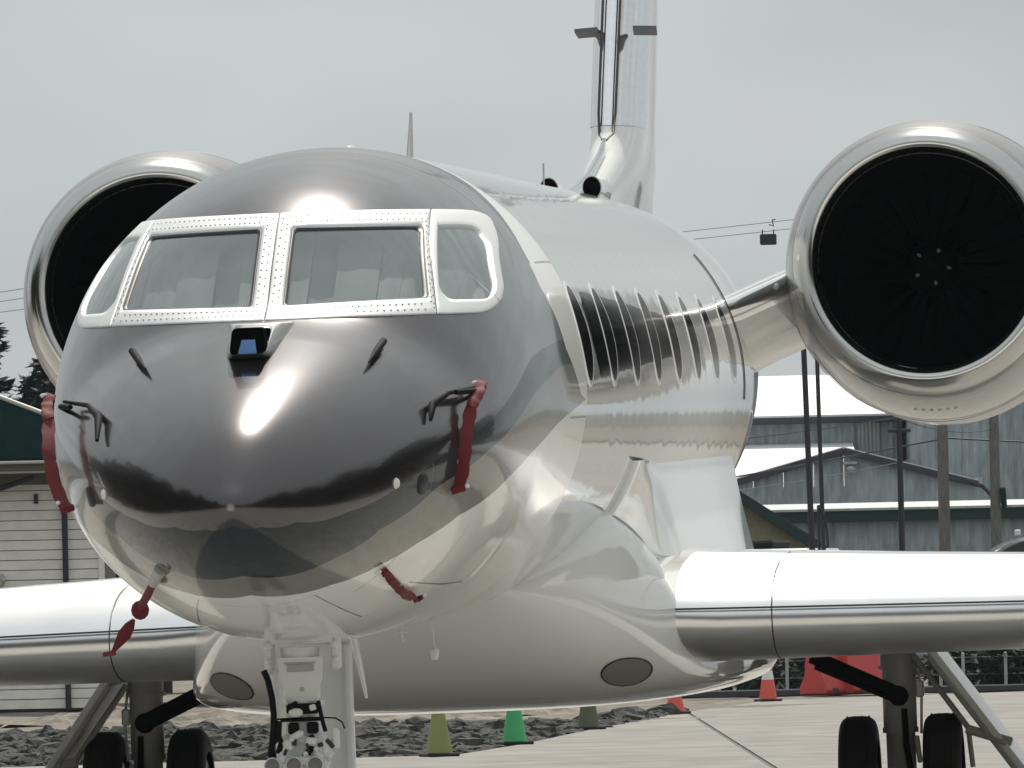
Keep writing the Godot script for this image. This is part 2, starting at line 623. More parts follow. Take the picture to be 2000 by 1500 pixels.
# ------------------------------------------------------------------ the jet's paint
func paint_textures() -> Array:
	var w := 1536
	var h := 2048
	var smax := 6.6
	var col := Image.create(w, h, false, Image.FORMAT_RGB8)
	var met := Image.create(w, h, false, Image.FORMAT_RGB8)
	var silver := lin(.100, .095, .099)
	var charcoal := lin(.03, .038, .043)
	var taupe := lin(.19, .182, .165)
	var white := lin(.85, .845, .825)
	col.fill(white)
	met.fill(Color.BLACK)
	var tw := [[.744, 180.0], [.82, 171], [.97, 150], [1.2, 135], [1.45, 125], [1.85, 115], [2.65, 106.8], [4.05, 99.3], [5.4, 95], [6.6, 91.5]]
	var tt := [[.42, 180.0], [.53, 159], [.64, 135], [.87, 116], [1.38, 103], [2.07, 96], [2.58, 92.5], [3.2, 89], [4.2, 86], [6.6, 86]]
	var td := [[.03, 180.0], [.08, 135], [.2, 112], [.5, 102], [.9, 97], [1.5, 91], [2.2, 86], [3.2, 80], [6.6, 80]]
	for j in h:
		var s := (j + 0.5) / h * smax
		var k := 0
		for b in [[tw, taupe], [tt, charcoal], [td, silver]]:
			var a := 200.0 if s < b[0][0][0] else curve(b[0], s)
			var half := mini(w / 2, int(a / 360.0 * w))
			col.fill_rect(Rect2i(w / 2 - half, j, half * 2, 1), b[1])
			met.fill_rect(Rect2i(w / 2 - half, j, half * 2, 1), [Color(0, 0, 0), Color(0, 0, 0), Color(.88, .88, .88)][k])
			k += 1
	var ring := [[0.0, 5.5], [10, 5.42], [30, 5.23], [45, 4.88], [58, 4.5], [66, 4.36], [82, 4.64], [93, 5.36]]
	for i in w:
		var t := absf((i + 0.5) / w * 360.0 - 180.0)
		if t > 99:
			continue
		var s0 := curve(ring, t) if t <= 93 else 5.36 + (t - 93) * 0.3
		var j0 := int(s0 / smax * h)
		col.fill_rect(Rect2i(i, j0, 1, h - j0), white)
		met.fill_rect(Rect2i(i, j0, 1, h - j0), Color.BLACK)
		if t < 60:
			var l := 0.34 * clampf((60 - t) / 25.0, 0.15, 1.0)
			col.fill_rect(Rect2i(i, j0, 1, maxi(2, int(l / smax * h))), lin(.012, .012, .016))
	# joint round the radome
	for i in w:
		var t := absf((i + 0.5) / w * 360.0 - 180.0)
		var s := 1.24 + 0.05 * t / 90.0
		if t < 150:
			col.fill_rect(Rect2i(i, int(s / smax * h), 1, 2), lin(.13, .125, .125))
	# skin joints and hatch outlines under the chin
	var line := lin(.16, .155, .145)
	for q in [[1.02, 2.1, 158.0], [1.02, 2.1, 202.0], [2.9, 5.75, 167.0], [2.9, 5.75, 193.0], [1.9, 3.4, 140.0], [1.9, 3.4, 220.0]]:
		col.fill_rect(Rect2i(int(q[2] / 360.0 * w + w / 2) % w, int(q[0] / smax * h), 2, int((q[1] - q[0]) / smax * h)), line)
	for q in [[2.12, 118.0, 242.0], [3.4, 100.0, 260.0], [4.62, 98.0, 262.0], [1.02, 158.0, 202.0]]:
		var a := int(q[1] / 360.0 * w + w / 2)
		var n := int((q[2] - q[1]) / 360.0 * w)
		for i in n:
			col.set_pixel((a + i) % w, int(q[0] / smax * h), line)
	# entry door outline
	for sg in [1.0, -1.0]:
		for q in [[4.75, 5.75, 98.0], [4.75, 5.75, 60.0]]:
			col.fill_rect(Rect2i(int((180.0 + sg * q[2]) / 360.0 * w), int(q[0] / smax * h), 2, int((q[1] - q[0]) / smax * h)), line)
	return [ImageTexture.create_from_image(col), ImageTexture.create_from_image(met)]

func aft_texture() -> ImageTexture:
	var w := 1024
	var h := 2048
	var im := Image.create(w, h, false, Image.FORMAT_RGB8)
	im.fill(lin(.54, .555, .56))  # same white as the nose, darkened here for the shade on the sides
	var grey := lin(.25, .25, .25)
	for s in [7.25, 8.9, 12.2, 15.1, 19.6, 22.4]:
		im.fill_rect(Rect2i(0, int((s - 5.75) / 23.25 * h), w, 1), grey)
	for t in [128, 232, 152, 208]:
		im.fill_rect(Rect2i(int(t / 360.0 * w), 0, 1, h), lin(.45, .45, .45))
	return ImageTexture.create_from_image(im)

func hull_grid(s0: float, s1: float, ns: int, nt: int, vmax: float, v0: float, hole := false) -> MB:
	var rows := []
	var uvs := []
	var wave := FastNoiseLite.new()
	wave.seed = 8
	wave.frequency = 1.0
	wave.fractal_octaves = 2
	var skip = null
	var loops := []
	if hole:
		skip = PackedByteArray()
		skip.resize((ns + 1) * (nt + 1))
		for l in pane_loops():
			var big = Geometry2D.offset_polygon(l[0], 0.016)[0]
			loops.append(big)
	for i in ns + 1:
		var u := lerpf(sqrt(s0), sqrt(s1), float(i) / ns) if s0 < 0.1 else sqrt(lerpf(s0, s1, float(i) / ns))
		var s := u * u
		var f := profile(s)
		var row := PackedVector3Array()
		var ur := PackedVector2Array()
		for j in nt + 1:
			var th := -PI + TAU * j / nt
			var c := cos(th)
			var r: float = (f[0] - f[3]) if c > 0 else (f[3] - f[1])
			var q := Vector3(f[2] * sin(th), f[3] + r * c, -s)
			if not hole:   # sheet metal is never quite even between its frames
				var amp := 0.0008 * smoothstep(6.0, 7.4, s)
				q += Vector3(sin(th), c, 0) * amp * (wave.get_noise_3d(q.x * 2.2, q.y * 2.2, s * 1.3) + .10 * sin(s * TAU / .62 + 2.0 * sin(q.y * 3.0)))
			row.append(q)
			ur.append(Vector2(float(j) / nt, (s - v0) / vmax))
		rows.append(row)
		uvs.append(ur)
	if hole:
		for i in ns:
			var s: float = -rows[i][0].z
			if s < 1.9 or s > 4.4:
				continue
			for j in nt:
				var p: Vector3 = (rows[i][j] + rows[i + 1][j + 1]) * 0.5
				if p.y < 0.3:
					continue
				var q := Vector2(absf(p.x), p.y)
				for l in loops:
					if Geometry2D.is_point_in_polygon(q, l):
						skip[i * (nt + 1) + j] = 1
	var m := MB.new()
	m.grid(rows, false, Vector3(0, 0, -(s0 + s1) / 2), uvs, skip)
	return m

# a flat strip that follows the hull through given front points
func strap_mesh(pts: Array, width: float, thick: float, seed_ := 1) -> MB:
	var m := MB.new()
	var c := Curve3D.new()
	for i in pts.size():
		var d: Vector3 = (pts[mini(i + 1, pts.size() - 1)] - pts[maxi(i - 1, 0)]) / 6.0
		c.add_point(pts[i], -d, d)
	var n := 16
	var rows := []
	var len := c.get_baked_length()
	for i in n + 1:
		var p := c.sample_baked(len * i / n)
		var d := (c.sample_baked(minf(len, len * i / n + .01)) - c.sample_baked(maxf(0, len * i / n - .01))).normalized()
		var side := d.cross(Vector3(0, 0, 1).rotated(Vector3.UP, 0.2 * sin(i * 0.45 + seed_))).normalized()
		var nn := side.cross(d).normalized()
		p += nn * 0.003 * sin(i * 1.1 + seed_ * 2)
		var w := width * (0.5 + 0.06 * sin(i * 1.7 + seed_))
		var row := PackedVector3Array()
		for q in [[-1, -1], [1, -1], [1, 1], [-1, 1]]:
			row.append(p + side * w * q[0] + nn * thick * .5 * q[1])
		rows.append(row)
	m.loft(rows)
	return m

func airfoil(chord: float, thick: float, nose: float, camber := 0.0) -> PackedVector2Array:
	# Vector2(along chord, height), closed loop from the trailing edge over the top to the leading edge and back
	var out := PackedVector2Array()
	var N := 26
	for k in N * 2:
		var a := TAU * k / (N * 2)
		var x := (1.0 + cos(a)) / 2.0
		var t := thick * 0.5 * (2.969 * sqrt(x) - 1.26 * x - 3.516 * x * x + 2.843 * x ** 3 - 1.036 * x ** 4) * 1.0
		t = lerpf(t, thick * 0.5 * sqrt(maxf(0.0, 1.0 - (1.0 - minf(1.0, x / 0.16)) ** 2)), nose * clampf(1.0 - x / 0.3, 0, 1))
		out.append(Vector2(x * chord, (t if a < PI else -t) + camber * 4.0 * x * (1 - x)))
	return out

# ------------------------------------------------------------------ the jet
var jet: Node3D

func jp(called: String, m, mt: Material, parent: Node3D = null) -> MeshInstance3D:
	return part(called, m, mt, jet if parent == null else parent, OFF if parent == null else Vector3.ZERO)

func build_jet() -> void:
	jet = Node3D.new()
	jet.name = "business_jet"
	add_child(jet)
	var b := Basis(Vector3.UP, -0.0769) * Basis(Vector3.RIGHT, 0.0187) * Basis(Vector3.BACK, 0.015)
	jet.transform = Transform3D(b, Vector3(-1.265, H + 0.958, -51.2)) * Transform3D(Basis(), -OFF)
	tag(jet, "twin engine business jet with silver nose and white body parked nose-on on the apron", "aeroplane")
	make_profile()
	var tex := paint_textures()
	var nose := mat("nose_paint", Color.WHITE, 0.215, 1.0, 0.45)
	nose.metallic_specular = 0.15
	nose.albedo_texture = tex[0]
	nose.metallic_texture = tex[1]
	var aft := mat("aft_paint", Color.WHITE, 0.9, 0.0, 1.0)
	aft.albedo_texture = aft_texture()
	aft.metallic_specular = 0.1
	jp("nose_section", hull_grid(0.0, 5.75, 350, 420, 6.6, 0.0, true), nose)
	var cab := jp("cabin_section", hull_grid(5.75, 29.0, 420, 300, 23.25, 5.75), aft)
	build_windshield()
	build_cockpit()
	build_nose_details()
	# cabin windows
	for sg in [1.0, -1.0]:
		for i in 8:
			var s0: float = 6.0 + 1.76 * i
			var rows := []
			var fr := []
			for k in 7:
				var f := k / 6.0
				var row := PackedVector3Array()
				for a in 36:
					var q := Vector2(cos(TAU * a / 36), sin(TAU * a / 36)) * f
					var y := 0.24 + q.y * 0.235
					row.append(hull(s0 - q.x * 0.33, (PI / 2 - asin(y / 1.195)) * sg, 0.0035))
				rows.append(row)
			for k in 4:
				var f: float = [1.0, 1.03, 1.12, 1.15][k]
				var row := PackedVector3Array()
				for a in 36:
					var q := Vector2(cos(TAU * a / 36), sin(TAU * a / 36)) * f
					row.append(hull(s0 - q.x * 0.33, (PI / 2 - asin((0.24 + q.y * 0.235) / 1.195)) * sg, [0.0032, 0.0042, 0.0036, -0.001][k]))
				fr.append(row)
			var m := MB.new()
			m.grid(rows, true, Vector3(0, 0, -s0))
			var wdw := jp("cabin_window", m, M.black_gloss)
			var m2 := MB.new()
			m2.grid(fr, true, Vector3(0, 0, -s0))
			jp("window_frame", m2, M.white_paint, wdw)
	for sg in [1.0, -1.0]:   # black band painting in the engine intake's reflection along the forward windows
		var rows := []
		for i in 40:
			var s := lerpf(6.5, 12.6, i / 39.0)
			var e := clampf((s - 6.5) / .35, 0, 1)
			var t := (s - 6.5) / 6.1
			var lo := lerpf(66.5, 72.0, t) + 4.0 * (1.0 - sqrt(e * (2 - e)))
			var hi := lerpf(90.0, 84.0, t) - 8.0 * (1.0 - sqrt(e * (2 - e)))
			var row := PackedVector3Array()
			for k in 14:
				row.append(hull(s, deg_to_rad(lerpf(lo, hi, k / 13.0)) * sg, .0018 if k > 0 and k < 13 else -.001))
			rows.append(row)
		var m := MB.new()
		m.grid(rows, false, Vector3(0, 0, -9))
		jp("painted_intake_reflection", m, M.black_gloss)
	build_fairing()
	for sg in [1.0, -1.0]:
		build_root_panels(sg)
		build_wing(sg)
		build_engine(sg)
		build_main_gear(sg)
	build_tail()
	build_nose_gear()
	# aerials
	var an := MB.new()
	an.loft([ring4(Vector3(0, 1.18, -10.0), .20, .02), ring4(Vector3(0, 1.30, -10.1), .13, .015), ring4(Vector3(0, 1.47, -10.22), .05, .007)])
	jp("antenna", an, M.gear_grey)
	var an2 := MB.new()
	an2.tube([Vector3(0, 1.18, -19.6), Vector3(0, 1.365, -19.65)], 0.006, 6)
	jp("antenna", an2, M.gear_grey)
	var an3 := MB.new()
	an3.loft([ring4(Vector3(0, 1.18, -6.6), .34, .03), ring4(Vector3(0, 1.225, -6.62), .2, .02)])
	jp("antenna", an3, M.white_paint)

func ring4(c: Vector3, len: float, half: float) -> PackedVector3Array:
	var r := PackedVector3Array()
	for k in 12:
		var a := TAU * k / 12
		r.append(c + Vector3(cos(a) * half, 0, sin(a) * len * .5))
	return r

func ring_strip(a: PackedVector2Array, b: PackedVector2Array, ts: Array, offs: Array) -> MB:
	var rows := []
	for k in ts.size():
		var row := PackedVector3Array()
		for i in a.size():
			var q := a[i].lerp(b[i], ts[k])
			row.append(front(q.x, q.y, offs[k]))
		rows.append(row)
	var m := MB.new()
	m.grid(rows, true, Vector3(0, 0, -6))
	return m

func build_windshield() -> void:
	var loops := pane_loops()
	var frame := jp("windshield_frame", ring_strip(mirrored(loops[0][0], 1), mirrored(loops[0][1], 1), [0.0, 0.06, 0.3, 0.6, 0.97, 1.0], [-.012, .008, .008, .008, .008, .001]), M.frame_metal)
	var cells := [frame]
	for e in [[0, -1.0], [1, 1.0], [1, -1.0]]:
		var m := ring_strip(mirrored(loops[e[0]][0], e[1]), mirrored(loops[e[0]][1], e[1]), [0.0, 0.06, 0.3, 0.6, 0.97, 1.0], [-.012, .008, .008, .008, .008, .001])
		cells.append(jp("windshield_frame", m, M.frame_metal))
	var k := 0
	for e in [[0, 1.0], [0, -1.0], [1, 1.0], [1, -1.0]]:
		var lp := mirrored(loops[e[0]][0], e[1])
		var c := Vector2.ZERO
		for q in lp:
			c += q
		c /= lp.size()
		var rows := []
		var seal := []
		for f in [1.02, 0.9, 0.7, 0.45, 0.2, 0.001]:
			var row := PackedVector3Array()
			for q in lp:
				var p := c.lerp(q, f)
				row.append(front(p.x, p.y, -0.007))
			rows.append(row)
		for f in [[1.0, .003], [0.985, .004], [0.955, -.002], [0.95, -.008]]:
			var row := PackedVector3Array()
			for q in lp:
				var p := c.lerp(q, f[0])
				row.append(front(p.x, p.y, f[1]))
			seal.append(row)
		var m := MB.new()
		m.grid(rows, true, Vector3(0, 0, -6))
		var pane := jp("windshield_pane", m, M.glass)
		if e[0] == 0:
			var m2 := MB.new()
			m2.grid(seal, true, Vector3(0, 0, -6))
			jp("seal", m2, M.seal, pane)
		# screws round the pane
		var rv := MB.new()
		if e[0] == 0:
			var lo := mirrored(loops[0][1], e[1])
			for t in [[0.36, 0.0], [0.72, 0.5]]:
				var last := Vector2(9, 9)
				for i in lo.size():
					for h in 3:
						var q: Vector2 = lp[i].lerp(lo[i], t[0]).lerp(lp[(i + 1) % lp.size()].lerp(lo[(i + 1) % lo.size()], t[0]), h / 3.0)
						if q.distance_to(last) < 0.021:
							continue
						last = q
						var p := front(q.x, q.y, 0.009)
						var nn := front(q.x, q.y, 0.1) - front(q.x, q.y, 0.0)
						rv.lathe([Vector2(0.0055, 0), Vector2(0.004, 0.0018), Vector2(0.0002, 0.0022)], p, nn, 6)
			var ro := jp("rivet_rows", rv, M.rivet, cells[k])
			ro.set_meta("kind", "stuff")
		k += 1

func build_cockpit() -> void:
	var m := MB.new()
	var disc := []
	for f in [0.02, 0.5, 0.97]:
		var row := PackedVector3Array()
		for k in 48:
			var p := hull(4.7, TAU * k / 48)
			row.append(Vector3(p.x * f, p.y * f, p.z))
		disc.append(row)
	m.grid(disc, true, Vector3(0, 0, -9))
	jp("cockpit_bulkhead", m, M.interior)
	m = MB.new()
	m.box(Vector3(0, 0.18, -2.75), Vector3(1.5, 0.12, 0.7), Basis(Vector3.RIGHT, 0.12), 0.04)
	jp("instrument_panel", m, M.dash)
	var rows := []
	for x in [-0.5, 0.5]:
		m = MB.new()
		m.box(Vector3(x, 0.15, -3.85), Vector3(0.46, 0.75, 0.12), Basis(Vector3.RIGHT, 0.15), 0.05)
		var seat := jp("pilot_seat", m, M.seat)
		m = MB.new()
		m.ball(Vector3(x, 0.63, -3.9), Vector3(0.13, 0.13, 0.06), 14)
		jp("headrest", m, M.seat, seat)
	# folded sunshades and curtains hung inside the panes
	for sg in [-1.0, 1.0]:
		for pn in [[.03, .17, 0, .20], [.17, .30, 1, .28], [.30, .50, 2, .16], [.50, .60, 0, .22], [.60, .70, 1, .24], [.70, .86, 1, .20], [.86, .97, 2, .22]]:
			rows = []
			for e in 2:
				var row := PackedVector3Array()
				for k in 9:
					var x := lerpf(pn[0], pn[1], k / 8.0)
					var y: float = 0.79 - .42 * e
					var p := front(minf(x, .90 if e == 0 else .97) * sg, y - .06 * maxf(0, x - .8) * (1 - e))
					row.append(p + Vector3(-.06 * sg * x, 0, -pn[3] + .006 * sin(k * .8 + x * 9)))
				rows.append(row)
			m = MB.new()
			m.grid(rows, false, Vector3(0, 0, -6))
			jp("sunshade", m, [M.shade_cloth, M.interior, M.shade_dark][pn[2]])

func build_nose_details() -> void:
	# housing of the vision camera below the windshield
	var out := rounded([Vector2(-.165, .322), Vector2(.145, .322), Vector2(.088, .158), Vector2(-.118, .158)], [.01, .01, .03, .03], 4, 6)
	var inn := rounded([Vector2(-.075, .262), Vector2(.065, .262), Vector2(.072, .166), Vector2(-.092, .166)], [.02, .02, .02, .02], 4, 6)
	var rows := []
	for k in 5:
		var t: float = [0.0, 0.12, 0.5, 0.85, 1.0][k]
		var o: float = [-.004, .012, .05, .085, .075][k]
		var row := PackedVector3Array()
		for i in out.size():
			var q := out[i].lerp(inn[i], t)
			var p := front(q.x, q.y, 0.0)
			var lo := clampf((0.33 - q.y) / 0.17, 0, 1)
			row.append(p + Vector3(0, o * 0.5 * (1.3 - lo), o * lo * 1.6))
		rows.append(row)
	var m := MB.new()
	m.grid(rows, true, Vector3(0, 0, -5))
	var shell := jp("camera_housing", m, M.nacelle_paint)
	m = MB.new()
	var row0: PackedVector3Array = rows[4]
	var zf := -9.0
	for p in row0:
		zf = maxf(zf, p.z)
	var face := []
	for f in [1.03, 1.0, .97, .5, .01]:
		var row := PackedVector3Array()
		for p in row0:
			row.append(Vector3(-.005 + (p.x + .005) * f, .214 + (p.y - .214) * f, zf + (.004 if f < 1.0 else (.0 if f < 1.02 else -.12))))
		face.append(row)
	m.grid(face, true, Vector3(0, .214, zf - 1.0))
	jp("camera_recess", m, M.duct, shell)
	m = MB.new()
	m.prism(PackedVector2Array([Vector2(-.050, -.032), Vector2(.036, -.032), Vector2(.030, .032), Vector2(-.030, .032)]), Vector3(-.002, 0.210, zf - .02), Basis(), 0.03)
	jp("camera_lens", m, M.lens_blue, shell)
	# ice detectors beside it
	for e in [[-.59, .185, -.49, .105], [.545, .185, .505, .095]]:
		m = MB.new()
		var a := front(e[0], e[1], 0.0)
		m.tube([a, a + Vector3(0, .02, .05)], [.016, .012], 8)
		var pr := jp("ice_probe", m, M.tag_white)
		m = MB.new()
		var c := front(e[2], e[3], .03)
		m.tube([front(e[0], e[1], 0.035), front(lerpf(e[0], e[2], .5), lerpf(e[1], e[3], .5), .03), c], [.017, .016, .004], 8)
		jp("probe_blade", m, M.hose, pr)
	# pitot probes under their covers
	for sg in [-1.0, 1.0]:
		m = MB.new()
		m.tube([front(.93 * sg, -.05, 0), front(.92 * sg, -.05, .05), front(.90 * sg, -.055, .06), front(.84 * sg, -.06, .055)], [.012, .012, .014, .012], 8)
		jp("pitot_probe", m, M.hose)
		m = MB.new()
		m.lathe([Vector2(.0, .012), Vector2(.02, .01), Vector2(.026, 0)], front(.66 * sg, -.43, 0), front(.66 * sg, -.43, .1) - front(.66 * sg, -.43, 0), 12)
		jp("static_port", m, M.tag_white)
		m = MB.new()
		m.lathe([Vector2(.0, .012), Vector2(.045, .01), Vector2(.05, 0)], front(.755 * sg, -.44, 0), front(.755 * sg, -.44, .1) - front(.755 * sg, -.44, 0), 16)
		jp("angle_vane", m, M.seal)

# width, bottom, top of the fairing under the wing joint at a station
func fair_ring(s: float) -> PackedVector3Array:
	var w := curve([[8.2, .55], [8.8, .84], [9.4, 1.07], [9.9, 1.19], [10.5, 1.29], [11.5, 1.42], [13, 1.52], [15, 1.55], [17, 1.5], [19.5, 1.0], [21, .4]], s)
	var bo := curve([[8.2, -1.16], [8.8, -1.36], [9.6, -1.56], [10.5, -1.70], [11.5, -1.76], [15, -1.78], [17, -1.72], [19.5, -1.40], [21, -1.15]], s)
	var to := curve([[8.2, -.92], [8.8, -.72], [9.3, -.55], [9.9, -.55], [10.4, -.74], [10.9, -1.0], [12, -1.12], [15, -1.14], [19.5, -1.0], [21, -.95]], s)
	var n := curve([[8.2, 2.0], [9.2, 3.8], [10.3, 4.2], [11.2, 2.8], [13, 3.2], [21, 2.4]], s)
	var c := (bo + to) * 0.5 - curve([[8.2, 0.0], [11, .16], [20, .16]], s)
	var r := PackedVector3Array()
	for k in 72:
		var a := TAU * k / 72
		var y := signf(cos(a)) * absf(cos(a)) ** (2.0 / n)
		r.append(Vector3(w * signf(sin(a)) * absf(sin(a)) ** (2.0 / n), c + (y * (to - c) if y > 0 else y * (c - bo)), -s))
	return r

func smooth_rows(rows: Array, times: int) -> Array:
	for t in times:
		var out := [rows[0]]
		for i in range(1, rows.size() - 1):
			var r := PackedVector3Array()
			for k in rows[i].size():
				r.append(rows[i][k] * 0.5 + (rows[i - 1][k] + rows[i + 1][k]) * 0.25)
			out.append(r)
		out.append(rows[-1])
		rows = out
	return rows

# where a line along the jet's axis through x, y first meets the fairing
func on_fairing(rows: Array, q: Vector2) -> Vector3:
	var last := 0.0
	for i in rows.size():
		var poly := PackedVector2Array()
		for p in rows[i]:
			poly.append(Vector2(p.x, p.y))
		var d := 1e9
		for k in poly.size():
			d = minf(d, q.distance_to(Geometry2D.get_closest_point_to_segment(q, poly[k], poly[(k + 1) % poly.size()])))
		if Geometry2D.is_point_in_polygon(q, poly):
			var z0: float = rows[i - 1][0].z
			var z1: float = rows[i][0].z
			return Vector3(q.x, q.y, lerpf(z0, z1, last / (last + d)))
		last = d
	return Vector3(q.x, q.y, -12)

func build_fairing() -> void:
	var rows := []
	for i in 90:
		rows.append(fair_ring(8.2 + 12.8 * i / 89.0))
	rows = smooth_rows(rows, 6)
	var m := MB.new()
	m.loft(rows)
	var f := jp("belly_fairing", m, M.white_paint)
	# landing lamps flush in the fairing's lower front corners
	for sg in [1.0, -1.0]:
		var c := Vector2(1.045 * sg, -1.53)
		var g := []
		for e in [.02, .4, .75, 1.0]:
			var row := PackedVector3Array()
			for a in 32:
				var q: Vector2 = c + Vector2(cos(TAU * a / 32) * .118, sin(TAU * a / 32) * .073 + cos(TAU * a / 32) * .018 * sg) * e
				row.append(on_fairing(rows, q) + Vector3(.004 * sg, -.003, .007))
			g.append(row)
		m = MB.new()
		m.grid(g, true, Vector3(0, -1.3, -14))
		var lamp := jp("landing_light", m, M.grey_gloss)
		m = MB.new()
		g = []
		for e in [[1.0, .007], [1.04, .009], [1.08, .002]]:
			var row := PackedVector3Array()
			for a in 32:
				var q: Vector2 = c + Vector2(cos(TAU * a / 32) * .118, sin(TAU * a / 32) * .073 + cos(TAU * a / 32) * .018 * sg) * e[0]
				row.append(on_fairing(rows, q) + Vector3(.004 * sg, -.003, e[1]))
			g.append(row)
		m.grid(g, true, Vector3(0, -1.3, -14))
		jp("light_rim", m, M.seal, lamp)
	m = MB.new()
	m.box(Vector3(.369, -1.30, -9.05), Vector3(.075, .02, .1), Basis(Vector3.BACK, 0.35), .006)
	jp("drain_slot", m, M.seal)

func build_root_panels(sg: float) -> void:
	# raised white panel on the body's side above the wing root
	var rows := []
	# station, how far the section has grown out of the body
	for e in [[10.0, 0.0], [10.03, .35], [10.07, .70], [10.11, .92], [10.17, 1.0], [10.5, 1.0], [10.9, 1.0], [11.3, 1.0], [11.7, 1.0], [12.1, 1.0], [12.6, 1.0], [14.0, 1.0], [16.0, 1.0], [18.0, 1.0], [19.2, 1.0], [19.35, .9], [19.45, 0.0]]:
		var s: float = e[0]
		var t := clampf((s - 10.1) / 9.3, 0, 1)
		var row := PackedVector3Array()
		for k in 17:
			var f := k / 16.0
			var top := -.425 - .02 * t
			var q := Vector2(lerpf(1.115, lerpf(1.09, 1.245, smoothstep(0.0, .22, t)), f ** 1.3), lerpf(top, -1.12, f))
			if k == 0:
				q = Vector2(1.06, top + .006)
			elif k == 1:
				q = Vector2(1.10, top)
			var inner := Vector2(1.19 * sqrt(maxf(.05, 1.0 - (q.y / 1.195) ** 2)) - .01, q.y)
			if s < 12.5:   # hugs the body where it begins
				q.x = lerpf(inner.x + .055, q.x, smoothstep(0.0, .24, t))
			q = inner.lerp(q, e[1])
			row.append(Vector3(q.x * sg, q.y, -s))
		rows.append(row)
	var m := MB.new()
	m.grid(rows, false, Vector3(0, -.7, -15))
	jp("wing_root_panel", m, M.white_paint)
	# dark joint round the body in front of the pylon
	var pts := []
	for k in 25:
		pts.append(hull(19.35, deg_to_rad(lerpf(50, 96, k / 24.0)) * sg, .004))
	m = MB.new()
	m.tube(pts, .0035, 6)
	jp("skin_joint", m, M.seal)

func build_wing(sg: float) -> void:
	# leading edge: x, y, station, chord, thickness
	var sec := [[0.6, -1.28, 10.1, 7.4, .66], [1.28, -1.28, 10.5, 6.9, .575], [2.2, -1.303, 11.03, 6.2, .53], [3.2, -1.327, 11.6, 5.6, .49], [5.0, -1.31, 12.65, 4.6, .42], [9.0, -1.0, 14.95, 3.1, .28], [13.4, -.66, 17.5, 1.5, .13]]
	var skin := []
	var edge := []
	for k in sec.size() * 4 - 3:
		var i := mini(k / 4, sec.size() - 2)
		var t := (k - i * 4) / 4.0
		var e := []
		for q in 5:
			e.append(lerpf(sec[i][q], sec[i + 1][q], t))
		var af := airfoil(e[3], e[4], 0.85)
		var row := PackedVector3Array()
		for p in af:
			row.append(Vector3(e[0] * sg, e[1] + p.y + 0.022 * p.x, -(e[2] + p.x)))
		skin.append(row)
		var er := PackedVector3Array()
		if e[0] >= 1.15:
			for j in range(16, 37):
				var p := af[j]
				var c := Vector2(e[3] * 0.2, 0)
				var o := (p - c).normalized() * 0.006
				p += o if j > 16 and j < 36 else -o
				er.append(Vector3(e[0] * sg, e[1] + p.y + 0.022 * p.x, -(e[2] + p.x)))
			edge.append(er)
	var m := MB.new()
	m.loft(skin)
	var w := jp("wing", m, M.white_paint)
	m = MB.new()
	m.grid(edge, false, Vector3(6 * sg, -1.2, -16))
	jp("leading_edge", m, M.bright_edge, w)
	# dark joint where the de-icing edge is split, and under the wing the flap track fairings
	m = MB.new()
	var ln := []
	for k in range(0, sec.size() - 2):
		ln.append(Vector3(sec[k + 1][0] * sg, sec[k + 1][1] + 0.06, -(sec[k + 1][2] + 0.002)))
	m.tube(ln, 0.006, 6)
	jp("edge_seam", m, M.seal, w)
	for jx in [1.78, 4.1]:   # joints between the edge segments
		var k0 := 0
		while k0 < skin.size() - 2 and absf(skin[k0 + 1][0].x) < jx:
			k0 += 1
		var f: float = (jx - absf(skin[k0][0].x)) / (absf(skin[k0 + 1][0].x) - absf(skin[k0][0].x))
		var loop := []
		for j in range(16, 37):
			var p: Vector3 = skin[k0][j].lerp(skin[k0 + 1][j], f)
			var c: Vector3 = skin[k0][26].lerp(skin[k0 + 1][26], f) + Vector3(0, 0, -.5)
			loop.append(p + (p - c).normalized() * .005)
		m = MB.new()
		m.tube(loop, .004, 5)
		jp("segment_joint", m, M.seal, w)
	m = MB.new()
	m.box(Vector3(1.225 * sg, -1.215, -10.44), Vector3(.07, .06, .05), Basis(Vector3.BACK, -.4 * sg), .01)
	jp("edge_stop", m, M.seal, w)
	for x in [3.6, 6.2]:
		m = MB.new()
		var c := Vector3(x * sg, -1.52 + 0.03 * (x - 3.6), -(16.2 + .3 * (x - 3.6)))
		m.ball(c, Vector3(.11, .16, 1.3), 16)
		jp("flap_fairing", m, M.white_paint, w)
	m = MB.new()   # wing tip sail
	m.loft([ring4(Vector3(13.4 * sg, -.62, -18.2), 1.4, .05), ring4(Vector3(13.75 * sg, .1, -18.8), .9, .03), ring4(Vector3(13.95 * sg, .9, -19.3), .5, .015)])
	jp("winglet", m, M.white_paint, w)

